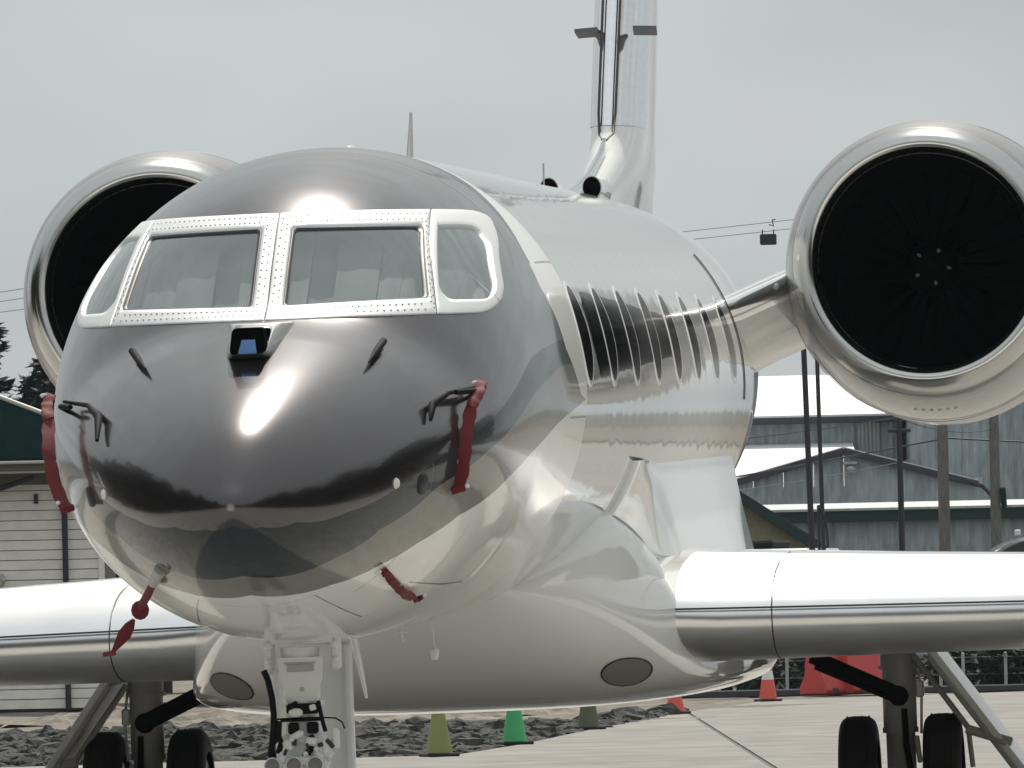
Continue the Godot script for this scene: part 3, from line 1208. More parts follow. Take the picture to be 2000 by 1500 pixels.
func build_engine(sg: float) -> void:
	var o := Vector3(2.335 * sg, .680, -19.0)
	var ax := Vector3(0.012 * sg, -0.045, -1).normalized()
	var m := MB.new()
	m.lathe([Vector2(.655, .16), Vector2(.658, .10), Vector2(.668, .05), Vector2(.682, .02), Vector2(.70, .004), Vector2(.715, 0), Vector2(.732, .005), Vector2(.752, .022), Vector2(.775, .06), Vector2(.797, .12), Vector2(.812, .18)], o, ax, 128, o + ax * .15 + Vector3.ZERO)
	var lip := m
	var eng := Node3D.new()
	eng.name = numbered("engine", jet)
	jet.add_child(eng, true)
	eng.position = OFF
	part("intake_lip", lip, M.dull_chrome, eng)
	m = MB.new()
	m.lathe([Vector2(.806, .165), Vector2(.818, .19), Vector2(.85, .36), Vector2(.89, .70), Vector2(.918, 1.15), Vector2(.925, 1.6), Vector2(.915, 2.2), Vector2(.86, 3.0), Vector2(.77, 3.7), Vector2(.66, 4.3), Vector2(.63, 4.35), Vector2(.60, 4.2)], o, ax, 96, o + ax * 2)
	part("nacelle", m, M.nacelle_paint, eng)
	m = MB.new()
	m.lathe([Vector2(.926, 1.30), Vector2(.929, 1.31), Vector2(.929, 1.33), Vector2(.926, 1.34)], o, ax, 96, o + ax * 1.3)
	part("cowl_band", m, M.seal, eng)
	m = MB.new()
	m.lathe([Vector2(.654, .15), Vector2(.64, .35), Vector2(.62, .65), Vector2(.615, 1.0), Vector2(.615, 1.25)], o, ax, 72, o + ax * .6)
	m.lathe([Vector2(.615, 1.22), Vector2(.001, 1.22)], o, ax, 48)
	part("intake_duct", m, M.duct, eng)
	var x := Vector3.UP.cross(ax).normalized()
	var y := ax.cross(x)
	var blade: ArrayMesh
	for k in 24:
		m = MB.new()
		var a0 := TAU * k / 24
		var rows := []
		for i in 6:
			var r := lerpf(.15, .605, i / 5.0)
			var row := PackedVector3Array()
			for j in 5:
				var t := j / 4.0 - .5
				var tw := lerpf(.35, 1.05, i / 5.0)
				var aa := a0 + 0.10 * sin(i * .5) + t * 0.25 * sin(tw) * lerpf(1.6, .9, i / 5.0)
				row.append(o + ax * (1.0 + t * .16 * cos(tw)) + (x * cos(aa) + y * sin(aa)) * r)
			rows.append(row)
		m.grid(rows)
		part("fan_blade", m, M.fan_black, eng)
	m = MB.new()
	m.lathe([Vector2(.0, .72), Vector2(.04, .735), Vector2(.10, .80), Vector2(.15, .92), Vector2(.17, 1.02)], o, ax, 40, o + ax * 1.0)
	var sp := part("spinner", m, M.fan_black, eng)
	for k in 5:
		var a := TAU * k / 5 + 0.75
		m = MB.new()
		var c := o + ax * .793 + (x * cos(a) + y * sin(a)) * .103
		m.ball(c, Vector3(.017, .011, .008), 8, Basis(ax, a * sg))
		part("spinner_mark", m, M.spot_grey, sp)
	# row of small vents under the intake
	for k in 6:
		var a := -PI / 2 + 0.055 * (k - 2.5)
		m = MB.new()
		m.ball(o + ax * .62 + Vector3(cos(a), sin(a), 0) * .885, Vector3(.013, .008, .014), 8)
		part("vent", m, M.tag_white, eng)
	# pylon: narrow polished edge on top of a deep box
	var sect := [Vector2(3.4, .02), Vector2(1.6, .06), Vector2(.5, .055), Vector2(.15, .04), Vector2(.04, .022), Vector2(0, -.015), Vector2(.03, -.06), Vector2(.10, -.09), Vector2(.3, -.14), Vector2(.7, -.26), Vector2(1.2, -.36), Vector2(1.8, -.38), Vector2(3.4, -.12)]
	var rows := []
	for i in 9:
		var t := i / 8.0
		var fl := .06 * maxf(0, 1 - t * 5) + .05 * maxf(0, t * 5 - 4)
		var p0 := Vector3(lerpf(.95, 1.66, t) * sg, lerpf(.40, .70, t), -(19.25 + .5 * t))
		var row := PackedVector3Array()
		for p in sect:
			row.append(p0 + Vector3(-p.y * .4 * sg, p.y * (1 + fl), -p.x))
		rows.append(row)
	m = MB.new()
	m.loft(rows)
	var py := jp("pylon", m, M.white_paint)
	rows = []
	for i in 9:
		var t := i / 8.0
		var p0 := Vector3(lerpf(1.08, 1.63, t) * sg, lerpf(.40, .70, (lerpf(1.08, 1.63, t) - .95) / .71), -(19.25 + .5 * (lerpf(1.08, 1.63, t) - .95) / .71))
		var row := PackedVector3Array()
		for j in range(3, 9):
			var p: Vector2 = sect[j]
			var q := p + (p - Vector2(.25, -.03)).normalized() * (0.006 if j > 3 and j < 8 else -.004)
			row.append(p0 + Vector3(-q.y * .4 * sg, q.y, -q.x))
		rows.append(row)
	m = MB.new()
	m.grid(rows, false, rows[4][3] + Vector3(0, 0, -1))
	jp("pylon_edge", m, M.chrome, py)
	m = MB.new()
	m.ball(Vector3(1.40 * sg, .555, -19.56), Vector3(.022, .02, .02), 10)
	jp("edge_lamp", m, M.gear_grey, py)

func build_tail() -> void:
	var rows := []
	for e in [[1.0, 21.5, 8.0, .12], [1.15, 22.2, 7.6, .17], [1.32, 23.6, 6.4, .24], [1.5, 24.85, 5.6, .29], [1.68, 25.4, 5.1, .31], [2.55, 26.4, 4.7, .32], [3.6, 27.6, 3.9, .29], [4.9, 29.0, 3.2, .25]]:
		var row := PackedVector3Array()
		for p in airfoil(e[2], e[3] * 1.05, 0.6):
			row.append(Vector3(p.y, e[0], -(e[1] + p.x)))
		rows.append(row)
	var m := MB.new()
	m.loft(rows)
	var fin := jp("tail_fin", m, M.white_paint)
	rows = []
	for e in [[1.72, 25.446, 5.08, .311], [2.1, 25.883, 4.907, .3148], [2.55, 26.4, 4.7, .32], [3.6, 27.6, 3.9, .29], [4.8, 28.892, 3.254, .253]]:
		var row := PackedVector3Array()
		var af := airfoil(e[2], e[3] * 1.05, 0.6)
		for j in range(16, 37):
			var p := af[j]
			var q := p + (p - Vector2(.5, 0)).normalized() * (0.006 if j > 16 and j < 36 else -.006)
			row.append(Vector3(q.y, e[0], -(e[1] + q.x)))
		rows.append(row)
	m = MB.new()
	m.grid(rows, false, Vector3(0, 2.5, -27))
	var le := jp("fin_edge", m, M.chrome, fin)
	for sg in [-1.0, 1.0]:   # dark seams beside the polished strip
		m = MB.new()
		var ln := []
		for e in [[1.60, 25.15, 0.0], [1.66, 25.40, .045], [1.8, 25.555, .056], [2.55, 26.412, .058], [4.8, 28.90, .050]]:
			ln.append(Vector3(e[2] * sg, e[0], -(e[1] - .002)))
		m.tube(ln, .009, 6)
		jp("edge_seam", m, M.seal, fin)
		m = MB.new()
		var bs := Basis(Vector3.BACK, 0.02 * sg)
		m.prism(PackedVector2Array([Vector2(.08 * sg, .12), Vector2(.09 * sg, .34), Vector2(.245 * sg, .30), Vector2(.235 * sg, .08)]), Vector3(.03 + .03 * sg, 2.318, -26.55), Basis(Vector3.RIGHT, Vector3(0, .17, 1).normalized(), Vector3(0, 1, -.17).normalized()), .022)
		jp("fin_vane", m, M.vane_grey, fin)
		# air scoop mouths on both sides of the fin root
		m = MB.new()
		m.loft([oval(Vector3(.135 * sg + .045, 1.235, -21.25), .062, .075), oval(Vector3(.15 * sg + .03, 1.235, -22.2), .06, .075), oval(Vector3(.12 * sg, 1.16, -23.4), .02, .03)])
		var sc := jp("air_scoop", m, M.white_paint, fin)
		m = MB.new()
		m.loft([oval(Vector3(.135 * sg + .045, 1.235, -21.235), .056, .068), oval(Vector3(.135 * sg + .045, 1.235, -21.3), .05, .06)])
		jp("scoop_mouth", m, M.duct, fin)
	# ridge from the fin down onto the body
	m = MB.new()
	m.tube([Vector3(0, 1.17, -21.0), Vector3(0, 1.25, -22.4), Vector3(0, 1.37, -23.75), Vector3(0, 1.52, -24.82), Vector3(0, 1.62, -25.2)], [.02, .028, .028, .026, .012], 12)
	jp("dorsal_strip", m, M.chrome, fin)
	# tailplane on top
	rows = []
	for e in [[-5.3, 1.3], [-2.6, 2.0], [0.0, 2.7], [2.6, 2.0], [5.3, 1.3]]:
		var row := PackedVector3Array()
		for p in airfoil(e[1], e[1] * .1, 0.3):
			row.append(Vector3(e[0], 4.85 + p.y, -(28.0 + absf(e[0]) * .55 + p.x)))
		rows.append(row)
	m = MB.new()
	m.loft(rows)
	jp("tailplane", m, M.white_paint)

func oval(c: Vector3, rx: float, ry: float) -> PackedVector3Array:
	var r := PackedVector3Array()
	for k in 20:
		r.append(c + Vector3(cos(TAU * k / 20) * rx, sin(TAU * k / 20) * ry, 0))
	return r

func ground_y(x: float, s: float) -> float:
	# height in the jet's nose axes at which the ground lies below x and station s
	var t := jet.transform * Transform3D(Basis(), OFF)
	var p := t * Vector3(x, 0, -s)
	return -p.y / t.basis.y.y

func tyre(c: Vector3, r: float, w: float) -> MB:
	var m := MB.new()
	var prof := []
	for k in 25:
		var a := PI * k / 24
		prof.append(Vector2(r - .30 * r + .30 * r * absf(sin(a)) ** .55, -w * .5 * signf(cos(a)) * absf(cos(a)) ** .6))
	m.lathe(prof, c, Vector3.RIGHT, 48, c)
	for k in [-.28, -.1, .1, .28]:
		m.lathe([Vector2(r * .99, (k - .02) * w), Vector2(r * 1.003, (k - .015) * w), Vector2(r * 1.003, (k + .015) * w), Vector2(r * .99, (k + .02) * w)], c, Vector3.RIGHT, 48, c)
	return m

func build_main_gear(sg: float) -> void:
	var g := Node3D.new()
	g.name = numbered("main_gear", jet)
	jet.add_child(g, true)
	g.position = OFF
	var s := 16.3
	var x := 2.20 * sg
	var gy := ground_y(x, s)
	var r := .455
	var ay := gy + r
	var m := MB.new()
	m.tube([Vector3(x, -1.25, -s), Vector3(x, -1.70, -s)], .105, 20)
	m.tube([Vector3(x, -1.70, -s), Vector3(x, -1.72, -s)], .118, 20)
	m.tube([Vector3(x, -1.72, -s), Vector3(x, -2.06, -s)], .098, 20)
	m.tube([Vector3(x, -2.06, -s), Vector3(x, -2.09, -s)], .104, 20)
	m.tube([Vector3(x, -2.09, -s), Vector3(x, ay, -s)], .085, 20)
	m.tube([Vector3(x - .36, ay, -s), Vector3(x + .36, ay, -s)], .055, 14)
	part("strut", m, M.gear_grey, g)
	for e in [-.245, .245]:
		var c := Vector3(x + e, ay, -s)
		var t := part("tyre", tyre(c, r, .225), M.rubber, g)
		m = MB.new()
		m.lathe([Vector2(.30, -.06), Vector2(.28, -.09), Vector2(.12, -.07), Vector2(.11, -.11), Vector2(.01, -.11)], c, Vector3.RIGHT, 32, c)
		m.lathe([Vector2(.30, .06), Vector2(.28, .09), Vector2(.12, .07), Vector2(.11, .11), Vector2(.01, .11)], c, Vector3.RIGHT, 32, c)
		part("rim", m, M.gear_white, t)
	m = MB.new()
	m.tube([Vector3(x - .50 * sg, -1.63, -s + .02), Vector3(x, -1.865, -s + .10)], .042, 12)
	part("side_brace", m, M.hose, g)
	m = MB.new()
	m.tube([Vector3(x - .48 * sg, -1.69, -s + .06), Vector3(x - .02 * sg, -1.90, -s + .13)], .016, 8)
	m.ball(Vector3(x - .0 * sg, -1.875, -s + .115), Vector3(.06, .06, .05), 12)
	part("brace_actuator", m, M.hose, g)
	m = MB.new()
	m.tube([Vector3(x + .03 * sg, -1.95, -s + .1), Vector3(x + .035 * sg, -2.15, -s + .11), Vector3(x + .06 * sg, -2.35, -s + .1)], .018, 8)
	part("brake_hose", m, M.hose, g)
	m = MB.new()   # torque arms behind the strut, a hinge bracket and small fittings
	m.box(Vector3(x + .10 * sg, -2.19, -s + .02), Vector3(.03, .16, .04), Basis(Vector3.BACK, .1 * sg), .008)
	m.box(Vector3(x + .12 * sg, -1.84, -s), Vector3(.05, .10, .06), Basis(), .01)
	m.tube([Vector3(x + .1 * sg, -1.65, -s), Vector3(x + .13 * sg, -1.85, -s), Vector3(x + .12 * sg, -2.1, -s)], .009, 6)
	part("fitting", m, M.gear_white, g)
	# door: a long panel seen on its front edge, hinged at the wing
	m = MB.new()
	var d0 := Vector3(x + .19 * sg, -1.60, 0)
	var d1 := Vector3(x + .71 * sg, -2.33, 0)
	var dir := (d1 - d0).normalized()
	var bas := Basis(dir, Vector3(-dir.y, dir.x, 0) * sg, Vector3(0, 0, 1) * sg)
	m.box((d0 + d1) * .5 + Vector3(0, 0, -s - .3), Vector3((d1 - d0).length(), .045, 1.1), bas, .01)
	var dr := part("gear_door", m, M.gear_white, g)
	m = MB.new()
	m.box((d0 + d1) * .5 + Vector3(-.018 * sg, -.03, -s - .28), Vector3((d1 - d0).length() * .96, .03, 1.05), bas, .008)
	part("door_liner", m, M.gear_grey, dr)
	m = MB.new()
	m.tube([Vector3(x + .10 * sg, -1.65, -s + .1), Vector3(x + .40 * sg, -2.07, -s + .2), Vector3(x + .62 * sg, -2.17, -s + .25)], .018, 8)
	m.tube([Vector3(x + .40 * sg, -2.07, -s + .2), Vector3(x + .42 * sg, -2.30, -s + .2)], .015, 8)
	m.box(Vector3(x + .52 * sg, -2.12, -s + .22), Vector3(.28, .055, .03), Basis(Vector3.BACK, -.32 * sg), .008)
	part("door_link", m, M.gear_grey, g)
	m = MB.new()
	m.box(Vector3(x - .15 * sg, -1.525, -s - .1), Vector3(.75, .02, 1.5), Basis(), .005)
	part("wheel_well", m, M.seal, g)

func build_nose_gear() -> void:
	var g := Node3D.new()
	g.name = "nose_gear"
	jet.add_child(g, true)
	g.position = OFF
	var s := 2.85
	var x := 0.012
	var gy := ground_y(x, s)
	var ay := gy + .27
	var W: Material = M.gear_white
	var m := MB.new()
	# trunnion yoke: two cheeks, a bridge and the housing
	for e in [-.145, .165]:
		m.box(Vector3(x + e, -1.215, -s), Vector3(.045, .17, .12), Basis(), .012)
		m.ball(Vector3(x + e, -1.18, -s + .05), Vector3(.026, .026, .03), 10)
		m.ball(Vector3(x + e, -1.25, -s + .05), Vector3(.018, .018, .03), 10)
	m.box(Vector3(x + .01, -1.155, -s + .02), Vector3(.30, .035, .12), Basis(), .012)
	part("trunnion", m, W, g)
	m = MB.new()
	m.tube([Vector3(x, -1.19, -s), Vector3(x, -1.36, -s), Vector3(x, -1.62, -s), Vector3(x, -1.95, -s)], [.095, .085, .088, .092], 24)
	m.tube([Vector3(x, -1.44, -s), Vector3(x, -1.465, -s)], .104, 24)
	m.tube([Vector3(x, -1.60, -s), Vector3(x, -1.63, -s)], .108, 24)
	m.tube([Vector3(x, -1.95, -s), Vector3(x, ay, -s)], .05, 16)
	m.tube([Vector3(x - .2, ay, -s), Vector3(x + .2, ay, -s)], .03, 12)
	part("strut", m, W, g)
	m = MB.new()   # raised front plate with a waisted outline and its recess
	m.prism(PackedVector2Array([Vector2(-.10, -1.235), Vector2(.115, -1.235), Vector2(.105, -1.33), Vector2(.085, -1.40), Vector2(.082, -1.44), Vector2(-.065, -1.44), Vector2(-.068, -1.40), Vector2(-.095, -1.33)]), Vector3(x, 0, -s + .075), Basis(), .022)
	part("front_plate", m, W, g)
	m = MB.new()
	m.box(Vector3(x + .005, -1.285, -s + .10), Vector3(.125, .035, .006), Basis(), .002)
	part("plate_recess", m, M.gear_grey, g)
	m = MB.new()
	m.box(Vector3(x + .01, -1.385, -s + .10), Vector3(.02, .02, .008), Basis(), .004)
	part("bolt", m, M.gear_grey, g)
	m = MB.new()
	m.box(Vector3(x + .005, -1.262, -s + .10), Vector3(.15, .006, .006), Basis(), .002)
	part("plate_lip", m, M.gear_grey, g)
	m = MB.new()   # hydraulic block and steering collar
	m.box(Vector3(x + .01, -1.475, -s + .1), Vector3(.15, .05, .07), Basis(), .01)
	m.box(Vector3(x - .03, -1.458, -s + .135), Vector3(.045, .03, .03), Basis(Vector3.BACK, .5), .006)
	part("steering_block", m, M.hose, g)
	m = MB.new()
	m.ball(Vector3(x - .02, -1.492, -s + .14), Vector3(.035, .022, .02), 12)
	m.box(Vector3(x + .06, -1.47, -s + .14), Vector3(.03, .028, .02), Basis(Vector3.BACK, .3), .005)
	m.box(Vector3(x - .07, -1.44, -s + .13), Vector3(.02, .03, .02), Basis(Vector3.BACK, .2), .005)
	part("valve", m, M.tag_white, g)
	m = MB.new()
	m.box(Vector3(x + .005, -1.528, -s + .1), Vector3(.20, .012, .05), Basis(), .004)
	m.box(Vector3(x - .035, -1.565, -s + .12), Vector3(.05, .055, .03), Basis(), .01)
	m.box(Vector3(x + .055, -1.565, -s + .12), Vector3(.055, .055, .03), Basis(), .01)
	part("steering_cylinder", m, M.hose, g)
	var hoses := [[[-.165, -1.29], [-.145, -1.34], [-.13, -1.42], [-.125, -1.50], [-.13, -1.58], [-.142, -1.66], [-.13, -1.73]], [[-.10, -1.53], [-.105, -1.60], [-.14, -1.64], [-.15, -1.68], [-.125, -1.74]], [[.085, -1.44], [.095, -1.50], [.105, -1.55], [.115, -1.585]], [[.04, -1.60], [.06, -1.64], [.02, -1.69], [.01, -1.705]], [[-.10, -1.53], [-.115, -1.57], [-.095, -1.63], [-.11, -1.68]]]
	var hw := [.015, .013, .010, .017, .014]
	for i in hoses.size():
		m = MB.new()
		var pts := []
		for q in hoses[i]:
			pts.append(Vector3(x + q[0], q[1], -s + .12))
		m.tube(pts, hw[i], 8)
		part("hose", m, M.hose, g)
	m = MB.new()
	m.tube([Vector3(x + .10, -1.52, -s + .08), Vector3(x + .16, -1.525, -s + .08), Vector3(x + .19, -1.545, -s + .08), Vector3(x + .20, -1.575, -s + .08)], .004, 6)
	m.tube([Vector3(x - .12, -1.52, -s + .1), Vector3(x + .10, -1.52, -s + .1)], .005, 6)
	part("cable", m, M.hose, g)
	m = MB.new()   # lower castings: brackets, bolts and the torque link
	for q in [[-.06, -1.64, .05, .05, .3], [.05, -1.63, .06, .04, -.2], [.12, -1.66, .05, .09, .15], [-.09, -1.70, .04, .06, -.3], [.0, -1.72, .09, .05, .1], [.10, -1.735, .06, .05, -.4], [.16, -1.62, .035, .10, .0], [-.02, -1.60, .07, .035, .5], [.08, -1.69, .03, .05, .7]]:
		m.box(Vector3(x + q[0], q[1], -s + .12), Vector3(q[2], q[3], .05), Basis(Vector3.BACK, q[4]), .01)
	for q in [[-.05, -1.655], [.07, -1.665], [.02, -1.685], [.13, -1.70], [-.1, -1.73], [.03, -1.735], [-.04, -1.615]]:
		m.ball(Vector3(x + q[0], q[1], -s + .15), Vector3(.013, .013, .012), 8)
	part("torque_link", m, W, g)
	m = MB.new()
	for q in [[-.03, -1.63, .02, .03], [.09, -1.645, .025, .02], [.03, -1.655, .012, .04], [.135, -1.64, .02, .05], [-.075, -1.675, .015, .03], [.055, -1.72, .03, .02]]:
		m.box(Vector3(x + q[0], q[1], -s + .147), Vector3(q[2], q[3], .012), Basis(Vector3.BACK, q[0] * 5), .003)
	part("rubber_pad", m, M.seal, g).set_meta("kind", "stuff")
	for q in [-.135, -.035, .065]:
		m = MB.new()
		var c := Vector3(x + q, -1.735, -s + .17)
		m.lathe([Vector2(.036, -.05), Vector2(.040, 0), Vector2(.034, .006)], c, Vector3.BACK, 24, c)
		var l := part("taxi_light", m, W, g)
		m = MB.new()
		m.lathe([Vector2(.0, -.004), Vector2(.02, -.003), Vector2(.035, .003)], c, Vector3.BACK, 24, c - Vector3(0, 0, 1))
		part("lens", m, M.grey_gloss, l)
	m = MB.new()   # door panel hanging behind the leg
	m.box(Vector3(.035, -1.52, -3.75), Vector3(.26, .66, .03), Basis(Vector3.UP, -.12), .01)
	m.box(Vector3(.155, -1.53, -3.70), Vector3(.035, .66, .08), Basis(), .012)
	part("gear_door", m, W, g)
	m = MB.new()
	m.box(Vector3(-.13, -1.56, -3.3), Vector3(.03, .50, .5), Basis(Vector3.BACK, .04), .01)
	part("gear_door", m, W, g)
	m = MB.new()
	m.box(Vector3(x + .02, -1.155, -3.2), Vector3(.30, .02, .8), Basis(), .004)
	part("wheel_well", m, M.seal, g)
	for e in [-.14, .14]:
		var t := part("tyre", tyre(Vector3(x + e, ay, -s), .27, .15), M.rubber, g)
		m = MB.new()
		m.lathe([Vector2(.17, signf(e) * .05), Vector2(.05, signf(e) * .07), Vector2(.01, signf(e) * .07)], Vector3(x + e, ay, -s), Vector3.RIGHT, 24, Vector3(x, ay, -s))
		part("rim", m, W, t)
	# belly aerials and drains behind the leg
	m = MB.new()
	m.loft([ring4(Vector3(-.03, -1.19, -6.0), .26, .022), ring4(Vector3(-.012, -1.34, -6.1), .15, .016), ring4(Vector3(.005, -1.525, -6.25), .05, .008)])
	jp("blade_antenna", m, M.white_paint)
	m = MB.new()
	m.tube([Vector3(.16, -1.18, -6.6), Vector3(.17, -1.26, -6.6)], .008, 6)
	m.tube([Vector3(.13, -1.21, -6.6), Vector3(.20, -1.21, -6.6)], .007, 6)
	jp("drain_mast", m, M.white_paint)
	m = MB.new()
	m.tube([Vector3(.30, -1.14, -6.8), Vector3(.305, -1.31, -6.8)], .006, 6)
	m.lathe([Vector2(.016, 0), Vector2(.022, .03), Vector2(.022, .05), Vector2(.01, .06)], Vector3(.305, -1.36, -6.8), Vector3.UP, 12)
	jp("drain_mast", m, M.white_paint)

# ------------------------------------------------------------------ red covers that hang on the jet's probes
func at_jet(p: Vector3) -> Vector3:
	return jet.transform * (p + OFF)

func red_cover(label: String, main: Array, strap: Array, width: float) -> void:
	var pts := []
	for q in main:
		pts.append(jet.transform.basis * front(q[0], q[1], q[2]))
	var base := jet.transform * OFF
	var t := thing("probe_cover", label, "probe cover", base, 0, "red covers on the probes of the jet")
	part("sleeve", strap_mesh(pts.slice(0, 3), width * .85, .022, 3), M.red_cloth, t)
	part("ribbon", strap_mesh(pts.slice(2), width, .008, 5), M.red_cloth if width > .04 else M.red_cloth_faded, t)
	var m := MB.new()
	var e: Vector3 = pts[-1]
	m.box(e + Vector3(.0, .005, .01), Vector3(width * 1.15, width * .55, .018), Basis(Vector3.BACK, .3), .004)
	part("toggle", m, M.red_cloth, t)
	m = MB.new()
	m.ball(pts[0] + Vector3(-.03, 0, .02), Vector3(.018, .011, .01), 8)
	m.ball(e + Vector3(width * .7, .02, .01), Vector3(.012, .011, .008), 8)
	m.ball(e + Vector3(-width * .7, .035, .01), Vector3(.012, .009, .008), 8)
	part("grommet", m, M.tag_white, t)
	if strap.size():
		var sp := []
		for q in strap:
			sp.append(jet.transform.basis * front(q[0], q[1], q[2]))
		m = MB.new()
		m.tube(sp, [.009, .020, .012, .008], 8)
		part("strap", m, M.hose, t)

func build_covers() -> void:
	red_cover("long red cover ribbon with black strap on the right cheek of the nose", [[.926, -.02, .06], [.910, -.07, .07], [.898, -.12, .05], [.896, -.24, .03], [.882, -.36, .03], [.855, -.47, .03]], [[.775, -.16, .02], [.772, -.10, .03], [.82, -.055, .04], [.905, -.035, .05]], .058)
	red_cover("long red cover ribbon on the left cheek beside the green-roofed building", [[-.93, -.02, .10], [-.925, -.07, .11], [-.91, -.12, .10], [-.89, -.24, .10], [-.86, -.36, .10], [-.80, -.475, .09]], [[-.675, -.20, .03], [-.685, -.10, .03], [-.76, -.045, .03], [-.90, -.03, .05]], .058)
	# small covers under the chin
	red_cover("short crumpled red cover low on the right side of the white chin", [[.548, -.815, .02], [.556, -.85, .03], [.563, -.88, .03], [.575, -.915, .04], [.59, -.935, .03], [.60, -.955, .03]], [], .042)
	var base := jet.transform * OFF
	var t := thing("probe_cover", "purple-red teardrop cover dangling from the left side of the chin", "probe cover", base, 0, "red covers on the probes of the jet")
	var B := jet.transform.basis
	var p := [front(-.40, -.775, .0), front(-.46, -.835, .07), front(-.52, -.875, .10)]
	var m := MB.new()
	m.tube([B * p[0], B * front(-.42, -.80, .05)], [.03, .022], 10)
	part("probe_base", m, M.gear_grey, t)
	m = MB.new()
	m.tube([B * front(-.42, -.80, .05), B * p[1], B * (p[2])], [.016, .02, .018], 10)
	m.ball(B * (p[2] + Vector3(0, -.01, .01)), Vector3(.042, .045, .04), 12)
	part("sleeve", m, M.red_cloth, t)
	m = MB.new()
	var a: Vector3 = B * (p[2] + Vector3(-.03, -.05, .01))
	m.loft([flat_ring(a, .008, .008), flat_ring(a + Vector3(-.02, -.03, 0), .026, .012), flat_ring(a + Vector3(-.045, -.07, 0), .034, .012), flat_ring(a + Vector3(-.08, -.12, 0), .018, .01), flat_ring(a + Vector3(-.105, -.155, 0), .006, .006)])
	part("ribbon", m, M.red_cloth, t)
	m = MB.new()
	m.box(a + Vector3(-.115, -.155, 0), Vector3(.06, .022, .015), Basis(Vector3.BACK, .1), .004)
	part("toggle", m, M.red_cloth_faded, t)

func flat_ring(c: Vector3, w: float, d: float) -> PackedVector3Array:
	var r := PackedVector3Array()
	var x := Vector3(.8, -.45, 0)
	for k in 12:
		r.append(c + x * cos(TAU * k / 12) * w + Vector3(0, 0, 1) * sin(TAU * k / 12) * d)
	return r

# ------------------------------------------------------------------ ground
const APRON_EDGE := [Vector2(-60, -121), Vector2(-5.5, -122), Vector2(-.7, -124), Vector2(0.0, -132), Vector2(.9, -146), Vector2(2.2, -164), Vector2(3.9, -182), Vector2(8.2, -188.5), Vector2(60, -192)]

func sheet(poly: PackedVector2Array, y: float) -> MB:   # polygon of (x, z)
	var m := MB.new()
	var ids := Geometry2D.triangulate_polygon(poly)
	for k in range(0, ids.size(), 3):
		var p := []
		for e in 3:
			p.append(Vector3(poly[ids[k + e]].x, y, poly[ids[k + e]].y))
		m.tri(p[0], p[1], p[2], Vector3.UP)
	return m

